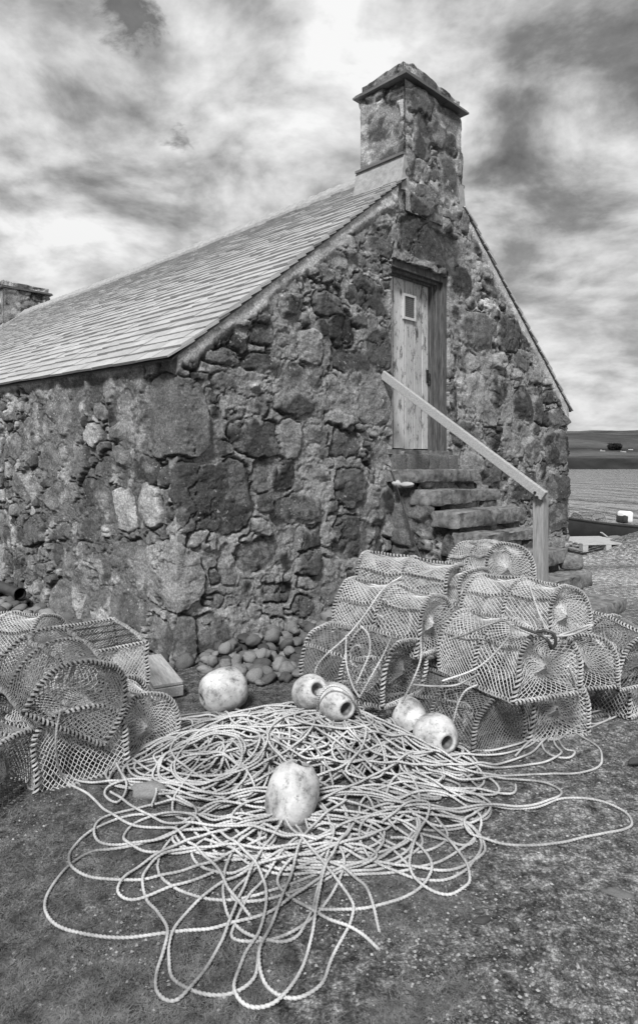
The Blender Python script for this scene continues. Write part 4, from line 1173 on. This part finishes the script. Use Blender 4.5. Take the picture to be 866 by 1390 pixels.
def build_heap():
    rng = np.random.default_rng(33); heap = []; cols = []
    def go(n, c0, spread, ra, rb, turns, R, drift=.5):
        for _ in range(n):
            P = limit(meander(rng, c0, spread, ra, rb, turns, drift), c0, R); heap.append(lay(P)); cols.append(.24 + .36 * rng.random())
    go(4, (-.18, 3.76), (.42, .26), .20, .15, 12, (.66, .46))      # buried core
    go(2, (.02, 3.78), (.16, .12), .16, .12, 14, (.34, .24))
    go(5, (-.28, 3.74), (.66, .36), .19, .16, 13, (.92, .62), .32)
    go(4, (-.20, 3.60), (.80, .44), .22, .18, 12, (1.10, .80), .32)
    go(4, (-.10, 3.40), (.80, .44), .22, .17, 11, (1.10, .82), .32)
    go(2, (-.66, 3.34), (.3, .25), .20, .16, 8, (.46, .44), .32)
    o = rope_thing(heap, 'great tangled heap of pale laid rope on the ground before the cottage', name='rope_heap', cols=cols)
    return o
build_heap()
def fan():
    rng = np.random.default_rng(41); P = []; cols = []
    for (c0, sp, ra, rb, t, R) in [((.0, 2.86), (.45, .22), .30, .17, 7, (.80, .52)), ((-.22, 2.72), (.40, .20), .33, .16, 6, (.76, .48)), ((.10, 2.74), (.34, .20), .28, .16, 6, (.62, .46)), ((-.05, 2.55), (.3, .16), .26, .15, 4, (.6, .36))]:
        P.append(lay(limit(meander(rng, c0, sp, ra, rb, t), c0, R))); cols.append(.48 + .08 * rng.random())
    rope_thing(P, 'looser coils of bright rope fanned out in front of the heap', name='rope_coils', cols=cols)
fan()
def G(*pts): return np.array([on_ground(x, y)[:2] for x, y in pts])
LOOSE = [
 ('rope swung in the widest loop at the lower left of the heap', [(480,1165),(433,1150),(300,1130),(172,1157),(125,1162),(92,1182),(68,1212),(61,1235),(72,1255),(100,1265),(150,1273),(225,1268),(300,1258),(370,1240),(433,1205),(490,1185)]),
 ('rope lying in a short loop inside the widest left loop', [(330,1125),(200,1112),(130,1132),(100,1156),(94,1175),(102,1187),(130,1196),(175,1196),(225,1190),(300,1172),(360,1150)]),
 ('rope forming a small oval beside the flat cobble', [(262,1105),(235,1099),(200,1102),(145,1117),(129,1132),(132,1145),(155,1152),(200,1152),(240,1142),(265,1122),(262,1105),(240,1096)]),
 ('rope curling in an oval left of the front float', [(330,1175),(275,1130),(250,1117),(215,1114),(182,1124),(168,1142),(178,1156),(210,1163),(275,1158),(340,1140),(400,1120)]),
 ('rope arching down to the bottom edge left of centre', [(352,1290),(345,1330),(312,1352),(268,1350),(236,1330),(230,1300),(233,1272),(260,1235),(300,1206),(350,1186),(433,1172),(520,1140)]),
 ('rope running from the coils to the bottom edge in a long bend', [(390,1120),(345,1185),(318,1240),(300,1282),(272,1330),(240,1362),(214,1350),(214,1318),(228,1270),(215,1240),(198,1218),(196,1188),(225,1165),(300,1158),(380,1168),(450,1150)]),
 ('rope snaking from the tipped creel down into the coils', [(80,1052),(92,1068),(120,1086),(145,1110),(178,1127),(230,1135),(290,1180),(310,1215),(340,1250)]),
 ('rope trailing from the lower left creel toward the heap', [(30,1052),(52,1048),(60,1062),(48,1078),(38,1075),(45,1058),(80,1060),(120,1070),(165,1072),(215,1080),(300,1095),(380,1085)]),
 ('rope with a doubled bend left of the flat cobble', [(152,1020),(158,1050),(172,1078),(160,1098),(143,1090),(150,1078),(190,1072),(212,1085),(206,1105)]),
 ('rope in the widest flat loop to the right of the heap', [(560,1060),(625,1090),(660,1100),(633,1122),(634,1135),(653,1145),(703,1151),(753,1149),(813,1137),(848,1130),(858,1120),(848,1105),(818,1092),(783,1090),(758,1092),(713,1102),(648,1106),(590,1112),(520,1100)]),
 ('rope in a middle loop inside the widest right one', [(520,1112),(590,1108),(648,1106),(700,1104),(740,1096),(758,1090),(762,1080),(750,1070),(728,1064),(683,1062),(643,1068),(600,1062),(540,1050)]),
 ('rope hanging in a pointed loop from the middle tier creel', [(720,985),(728,995),(778,992),(782,1000),(812,1018),(817,1033),(813,1044),(793,1051),(733,1055),(683,1058),(643,1060),(583,1035),(520,1020)]),
 ('rope stretched from the right stack along the ground to the heap', [(753,965),(735,990),(713,1010),(683,1020),(648,1025),(623,1022),(600,1035),(560,1048)]),
 ('rope making a small pear shaped loop before the right stack', [(745,975),(763,1015),(780,1022),(773,1031),(753,1030),(738,1020),(738,1008),(763,1005),(800,975)]),
 ('rope with a round loop hanging low right of centre', [(520,1130),(560,1105),(583,1110),(568,1145),(558,1170),(558,1190),(578,1208),(608,1214),(630,1205),(638,1195),(630,1172),(608,1148),(585,1130),(560,1120)]),
 ('rope end straying to the bottom centre', [(430,1180),(480,1200),(498,1212),(508,1240),(515,1270)]),
 ('rope end curling to the bottom edge right of the left bend', [(380,1120),(440,1190),(475,1225),(478,1250),(452,1300),(436,1340),(400,1358),(362,1340),(352,1300),(368,1262),(395,1200),(420,1140),(470,1100)]),
 ('rope end lying straight across the bottom centre', [(400,1230),(433,1245),(483,1268),(515,1296)]),
 ('rope slanting past the front float toward the lower left', [(560,1050),(500,1075),(440,1100),(400,1118),(340,1130),(280,1142),(220,1165),(180,1185),(160,1210),(185,1222),(230,1208),(290,1190)]),
 ('rope looped down to the bottom edge near the middle', [(300,1140),(350,1190),(362,1225),(352,1270),(332,1300),(318,1345),(338,1370),(378,1362),(408,1320),(424,1270),(440,1200),(480,1130)]),
 ('rope running flat along the foot of the dark ended creel', [(540,1028),(590,1040),(640,1034),(690,1026),(725,1012),(745,990),(762,968),(790,975),(775,990)]),
 ('rope in a long slack bend nearest the dark ended creel', [(500,1045),(560,1030),(620,1046),(680,1048),(735,1040),(762,1026),(752,1008),(770,980)]),
 ('rope doubling back under the middle tier creel', [(700,1030),(730,1000),(742,975),(752,950),(765,955),(758,985),(738,1012),(700,1036),(640,1050),(570,1058),(500,1062)]),
 ('rope kinked in tight bends at the right end of the stack', [(770,970),(800,985),(828,975),(812,962),(835,952),(850,965),(825,978),(790,992),(760,985)]),
 ('rope crossing the flat turf below the flat cobble', [(150,1085),(190,1110),(240,1128),(300,1134),(370,1145),(430,1160)]),
]
for lab, pts in LOOSE: rope_thing([lay(spline(G(*pts), 10))], lab, 'loose ropes around the heap', cols=[.53])
# ropes and cords draped over the stacks -----------------------------------------
def D3(*pts): return spline(np.array([at_depth(x, y, d) for x, y, d in pts]), 10)
DRAPE = [
 ('rope slanting over the upper left creel of the right stack', [(545,783,4.28),(520,800,4.22),(495,835,4.12),(471,864,3.98),(440,892,3.97),(428,912,3.98),(434,930,4.0),(450,945,4.02)]),
 ('short cord knotted in a long drooping loop on the middle tier', [(470,862,3.97),(470,900,3.93),(478,930,3.90),(487,946,3.88)]),
 ('cord hanging in a curved bight on the leftmost middle creel', [(490,850,3.92),(500,862,3.88),(502,885,3.86),(492,910,3.85),(484,928,3.85)]),
 ('cord running straight down the leftmost middle creel', [(535,857,3.80),(520,890,3.78),(503,920,3.78),(488,947,3.82)]),
 ('cord hanging from the tier above beside the arched end', [(571,866,3.85),(571,895,3.76),(560,925,3.72),(545,955,3.74)]),
 ('rope draped across the front of the middle tier creel', [(600,925,3.62),(646,908,3.60),(677,881,3.58),(694,856,3.60),(684,843,3.66),(661,849,3.72),(630,862,3.84),(610,868,3.92)]),
 ('doubled rope laid over the middle tier to the hook', [(695,850,3.62),(720,860,3.55),(747,864,3.50),(775,862,3.62),(800,852,3.75),(803,848,3.8),(780,856,3.72),(748,867,3.52)]),
 ('white knotted cord tied down over the long upper creel', [(708,786,4.25),(716,787,4.20),(722,805,4.02),(734,838,3.85),(748,862,3.52)]),
 ('cord hanging down beside the netted end of the right creel', [(771,905,3.62),(779,925,3.70),(784,945,3.76),(782,962,3.8)]),
 ('cord tied across the top of the dark ended creel', [(560,930,3.72),(590,932,3.80),(620,930,3.84),(650,915,3.72)]),
 ('white cord looped down the side of the dark ended creel', [(648,930,3.78),(632,938,3.78),(622,955,3.76),(614,985,3.74)]),
 ('rope trailing from the right creel to the right edge', [(815,905,4.1),(818,925,4.15),(840,945,4.3),(862,958,4.35),(830,962,4.36),(800,968,4.2),(770,975,3.95)]),
 ('rope lying along the ground to the right edge', [(733,985,4.0),(790,968,4.3),(840,960,4.40),(900,962,4.38)]),
 ('cord hanging over the square meshed creel of the left heap', [(82,965,3.25),(76,1000,3.22),(78,1035,3.24),(84,1056,3.28)]),
 ('rope looped over the mottled float', [(430,968,3.70),(434,945,3.63),(450,931,3.61),(470,938,3.60),(482,955,3.62),(490,972,3.7)]),
]
for lab, pts in DRAPE: rope_thing([D3(*pts)], lab, 'cords tied over the creels', r=.0062, cols=[.56])
hk = MB(); tube(hk, D3((706, 852, 3.60), (735, 863, 3.51), (745, 872, 3.49), (748, 880, 3.5), (754, 874, 3.49), (752, 862, 3.49), (742, 857, 3.5), (728, 858, 3.53)), .009, 8)
tag(hk.build('rubber_hook', M['blackplastic'], None, True), 'black rubber hook on a cord over the middle tier creel', 'hook')

# ------------------------------------------------------------------ cobbles
def blob(seed, flat):
    mb = MB(); n, m = 14, 20
    th = np.linspace(0, PI, n); ph = np.linspace(0, 2 * PI, m, endpoint=False); T, Pq = np.meshgrid(th, ph, indexing='ij')
    d = np.stack([np.sin(T) * np.cos(Pq), np.sin(T) * np.sin(Pq), np.cos(T)], -1)
    k = 1 + .75 * (fbm(d[..., 0] * 1.3 + seed * 3.1 + d[..., 2], d[..., 1] * 1.3 + d[..., 2] * .7, 600 + seed, 2) - .5)
    v = d * k[..., None] * np.array([1, .76, flat]); mb.add(v.reshape(-1, 3), [gridfaces(n, m, True)[:, ::-1]], .05 + .17 * ((seed * 7) % 10) / 10.0); return mb
def build_cobbles():
    rng = np.random.default_rng(61)
    protos = []
    for k in range(10):
        protos.append((blob(k, .5 + .04 * (k % 5)), k))
    objs = {}
    grid = {}
    def place(x, y, r, zb, lab, gp):
        k = int(rng.integers(0, 10))
        if k not in objs: o = protos[k][0].build('cobble', M['cobble'], None, True); objs[k] = o
        else: o = objs[k].copy(); COL.objects.link(o)
        o.location = (x, y, zb + r * .42); o.scale = (r, r, r * (.8 + .5 * rng.random())); o.rotation_euler = (rng.normal() * .22, rng.normal() * .22, rng.random() * 6.3)
        tag(o, lab, 'cobble', gp)
    pts = []
    def scatter(n, fn, rlo, rhi, lab, gp, ov=.72, cap=200):
        c = 0
        for q in range(n):
            x, y, zz = fn(); r = rlo + (rhi - rlo) * (1 - q / n) ** 1.5 * (.5 + .5 * rng.random())
            if any((x - a) ** 2 + (y - b) ** 2 + (zz - e) ** 2 * 4 < (ov * (r + rr)) ** 2 for a, b, rr, e in pts): continue
            pts.append((x, y, r, zz)); place(x, y, r, float(gz(x, y)) + zz, lab, gp); c += 1
            if c >= cap: break
    def gab():
        t = .05 + 2.6 * rng.random(); n = .03 + (1.0 - .25 * abs(t - .9)) * rng.random() ** 1.2; p = bl(t, -n, 0); return p[0], p[1], 0.0
    def gab2():
        t = .1 + 2.3 * rng.random(); n = .04 + .45 * rng.random(); p = bl(t, -n, 0); return p[0], p[1], .055
    def gab3():
        t = .3 + 1.9 * rng.random(); n = .05 + .22 * rng.random(); p = bl(t, -n, 0); return p[0], p[1], .11
    def lef():
        s = -.2 + 3.9 * rng.random(); n = .05 + .5 * rng.random(); p = bl(-n, s, 0); return p[0], p[1], .02
    scatter(2600, gab, .022, .088, 'rounded beach cobble in the drift of cobbles at the foot of the gable', 'cobbles at the foot of the gable', cap=165)
    scatter(900, gab2, .028, .075, 'rounded beach cobble in the drift of cobbles at the foot of the gable', 'cobbles at the foot of the gable', cap=70)
    scatter(300, gab3, .04, .08, 'rounded beach cobble in the drift of cobbles at the foot of the gable', 'cobbles at the foot of the gable', cap=22)
    scatter(700, lef, .04, .10, 'rounded cobble in the row along the foot of the left wall', 'cobbles along the left wall', cap=70)
build_cobbles()
def single_stone(name, px, py, d, a, b, c, rz, lab, tone, seed, cat='stone', group=None):
    mb = blob(seed, 1.0); mb.c = [np.full(len(v), tone) for v in mb.v]; o = mb.build(name, M['cobble'], None, True)
    o.location = at_depth(px, py, d); o.scale = (a, b, c); o.rotation_euler = (0, 0, rz); tag(o, lab, cat, group); return o
single_stone('cobble', 200, 1076, on_ground(200, 1084)[1], .085, .065, .04, .1, 'flat smooth cobble lying in the ropes at the left of the heap', .20, 3, 'cobble')
p = bl(2.60, -.16, 1.415); a = single_stone('pebble', 0, 0, 1, .06, .05, .04, 0, 'pale round pebble wedged under the top step slab', .42, 5, 'pebble'); a.location = p
p = bl(2.60, -.30, 1.405); a = single_stone('pebble', 0, 0, 1, .085, .045, .028, BA + 1.5, 'pale long flat pebble wedged under the top step slab', .40, 6, 'pebble'); a.location = p
single_stone('rock', 655, 1250, on_ground(655, 1252)[1], .032, .022, .012, .3, 'small dark rock half sunk in the gravel at the lower right', .05, 2, 'rock')
single_stone('rock', 838, 1214, on_ground(838, 1216)[1], .05, .03, .012, -.4, 'flat stone sunk in the earth near the right edge', .12, 4, 'rock')
single_stone('rock', 862, 1034, on_ground(862, 1040)[1], .05, .03, .018, .4, 'little dark rock on the earth under the right hand creels', .05, 8, 'rock')
# rocks on the bottom step end
def rough_thing(name, c, dims, rz, lab, seed, cat, amp=.02, mat='stone'):
    mb = MB(); x, y, z = dims; rough_block(mb, -x / 2, -y / 2, 0, x / 2, y / 2, z, seed, amp, min(dims) * .28, .02)
    o = mb.build(name, M[mat], None, True); o.location = c; o.rotation_euler = (0, 0, rz); tag(o, lab, cat); return o
p = bl(3.98, -1.42, .50); rough_thing('rock', p, (.26, .2, .16), BA + .4, 'angular rock at the right end of the second step from the ground', 701, 'rock', .03)
# timber block by the corner
tb = MB(); tb.box(-.30, -.11, 0, .30, .11, .075); tb.box(-.30, -.105, .079, .30, .10, .105)
o = tb.build('timber_block', M['wood']); c = on_ground(222, 930, .03); o.location = (c[0] - .06, c[1] + .05, .03); o.rotation_euler = (0, math.radians(-4), math.radians(118)); tag(o, 'weathered timber block lying against the wall corner behind the upturned creel', 'timber')
m = o.modifiers.new('edge', 'BEVEL'); m.width = .006; m.segments = 2
# pipe along the left wall
pm = MB(); a_ = bl(-.20, 2.72, .235); b_ = bl(-.24, 7.5, .30); d_ = (b_ - a_) / np.linalg.norm(b_ - a_)
tube(pm, resample(np.array([a_, b_]), .3), .062, 20, False); q_ = resample(np.array([a_, b_]), .3); tube(pm, q_, .054, 20, False)
tube(pm, np.array([a_ - d_ * .004, a_ + d_ * .07]), .066, 20, False)
ring = []
tag(pm.build('drain_pipe', M['blackplastic'], None, True), 'black plastic drain pipe lying along the foot of the left wall', 'pipe')
for i, s in enumerate((3.0, 4.6, 6.4)):
    p = bl(-.22, s, 0); rough_thing('rock', (p[0], p[1], float(gz(p[0], p[1])) - .05), (.22, .2, .13), BA, ('grey rock propping the black pipe near its open end', 'grey rock propping the middle of the black pipe', 'grey rock propping the far end of the black pipe')[i], 720 + i, 'rock')
# thin cable hanging down the side of the steps
cm_ = MB(); pts = [bl(2.585, -.02, 1.62), bl(2.57, -.10, 1.585), bl(2.565, -.16, 1.45), bl(2.60, -.25, 1.15), bl(2.62, -.40, .75), bl(2.60, -.62, .42), bl(2.55, -.8, .1)]
tube(cm_, spline(pts, 8), .008, 6); tag(cm_.build('cable', M['blackplastic'], None, True), 'thin dark cable hanging down the side of the stone steps', 'cable')

# dry weeds at the foot of the gable
def weed(name, p, n, h, lab, seed):
    rng = np.random.default_rng(seed); mb = MB()
    for k in range(n):
        a = rng.random() * 6.28; l = h * (.5 + .5 * rng.random()); out = l * (.3 + .5 * rng.random()); t = np.linspace(0, 1, 6)
        pth = np.column_stack([out * t ** 1.5 * math.cos(a), out * t ** 1.5 * math.sin(a), l * t * (1 - .25 * t)]); tube(mb, pth, .0025 * (1 - .8 * t), 4, False)
    o = mb.build(name, M['grass']); o.location = p; tag(o, lab, 'weed'); return o
weed('weed', bl(1.25, -.16, .08), 26, .26, 'dry spiky weed growing from the cobbles at the gable foot', 1)
weed('weed', bl(-.12, .75, .03), 22, .18, 'small tuft of weed at the foot of the left wall near the corner', 2)

# ------------------------------------------------------------------ boat, pallet and shore things
def build_boat():
    root = empty('boat', (4.65, 14.5, 0), math.radians(22)); root.location.z = -.14; root.rotation_euler = (0, math.radians(5), math.radians(22)); tag(root, 'dark open boat drawn up on the shore beyond the cottage', 'boat')
    L = 5.2; n = 40; sec = []; inn = []
    for i, u in enumerate(np.linspace(0, 1, n)):                     # u = 0 bow, 1 stern
        x = -L / 2 + L * u; b = .92 * (1 - (1 - min(1, u / .62)) ** 2.2) ** .8 * (1 - .12 * max(0, u - .62) / .38)
        b = max(b, .012); sh = .60 + .35 * (1 - u) ** 2.0; keel = .02 + .30 * max(0, 1 - u / .22) ** 2
        xx = x - .30 * max(0, 1 - u / .2) ** 2
        row = []
        for v in np.linspace(-1, 1, 17):
            a = abs(v); y = b * math.copysign(min(1, a * 1.18) ** .62, v) if a > 0 else 0; z = keel + (sh - keel) * a ** 2.1
            row.append((xx - .22 * (1 - u) * (a - 0) * (1 if u < .3 else 0), y * (1 + .0 * a), z))
        sec.append(row)
    S = np.array(sec); mb = MB(); mb.add(S.reshape(-1, 3), [gridfaces(n, 17)]); I = S.copy(); I[..., 1] *= .955; I[..., 2] += .03 * (1 - np.abs(np.linspace(-1, 1, 17)))[None]
    mb.add(I.reshape(-1, 3), [gridfaces(n, 17)[:, ::-1]])
    idx = np.arange(17); mb.add(S[-1], [np.stack([idx[:-2], idx[1:-1], np.full(15, 16)], 1)])
    mb.build('hull', M['hull'], root, True)
    g_ = MB()
    for k in (0, 16): tube(g_, S[:, k], .028, 6)
    tube(g_, np.array([S[-1, 0], S[-1, 16]]), .03, 6); g_.build('gunwale', M['hull'], root, True)
    t = MB()
    for u in (.35, .6, .82):
        i = int(u * (n - 1)); y = abs(S[i, 13, 1]); z = S[i, 13, 2]; t.box(S[i, 8, 0] - .12, -y * .94, z, S[i, 8, 0] + .12, y * .94, z + .03)
    t.build('thwart', M['darkwood'], root)
    # outboard motor on the transom
    xs = S[-1, 8, 0]
    om = MB(); om.box(xs + .02, -.06, .1, xs + .16, .06, .58); om.box(xs - .06, -.12, .45, xs + .1, .12, .62)
    mo = om.build('outboard_motor', M['blackplastic'], root)
    cw = MB(); rough_block(cw, xs - .10, -.13, .64, xs + .20, .13, .93, 5, 0.0, .07, .02); c = cw.build('cowl', M['white'], mo, True)
    sp_ = MB(); rough_block(sp_, xs - .104, -.135, .645, xs + .04, .135, .84, 5, 0.0, .04, .03); sp_.build('cowl_panel', M['blackplastic'], mo, True)
    pr = MB(); lathe(pr, [(.001, -.05), (.05, -.04), (.05, .04), (.001, .05)], 12, Matrix.Translation((xs + .2, 0, .12)) @ Matrix.Rotation(PI / 2, 4, 'Y')); pr.build('propeller', M['blackplastic'], mo)
    mo.location = (0, 0, 0)
    return root
build_boat()
def build_pallet():
    c = at_depth(802, 741, 12.3); r = empty('pallet', (c[0], c[1], float(gz(c[0], c[1]))), math.radians(8)); tag(r, 'pale wooden pallet lying flat on the track by the boat', 'pallet')
    b = MB()
    for k in range(7): b.box(-.5, -.6 + k * .175, .115, .5, -.6 + k * .175 + .12, .14)
    b.build('deck_boards', M['pallet'], r)
    s = MB()
    for x in (-.5, -.06, .40):
        for y in (-.6, -.06, .48): s.box(x, y, .025, x + .1, y + .12, .112)
    s.build('blocks', M['pallet'], r)
    s = MB()
    for x in (-.5, -.06, .40): s.box(x, -.6, 0.0, x + .1, .6, .022)
    s.build('base_boards', M['pallet'], r)
build_pallet()
# net bin ball seen over the boat's side, plank and shore rubble
r_ = copy_tree(PROTO_SET[3]); r_.matrix_world = Matrix.Translation(Vector(at_depth(812, 716, 15.1))) @ Matrix.Rotation(.4, 4, 'Z') @ Matrix.Diagonal((1.0, 1.0, 1.0, 1)); tag(r_, 'creel showing above the side of the dark boat', 'creel')
pk = MB(); pk.box(-.22, -.03, -.012, .22, .03, .012); o = pk.build('plank', M['pallet']); c = at_depth(827, 733, 13.2); o.location = (c[0], c[1], .16); o.rotation_euler = (0, math.radians(35), math.radians(12)); tag(o, 'pale plank leaning against the side of the boat', 'plank')
for i, (px, py, d, s, lab, t) in enumerate(((834, 738, 12.6, .2, 'mid grey rock beside the pallet at the end of the plank', .16), (859, 731, 12.6, .16, 'white rock on top of the grassy mound', .5), (849, 735, 12.5, .12, 'small white rock beside the grassy mound', .5), (870, 736, 12.3, .2, 'dark rock on the grassy mound at the right edge', .1))):
    single_stone('rock', px, py, d, s * 1.2, s, s * .7, i, lab, t, i + 1, 'rock')
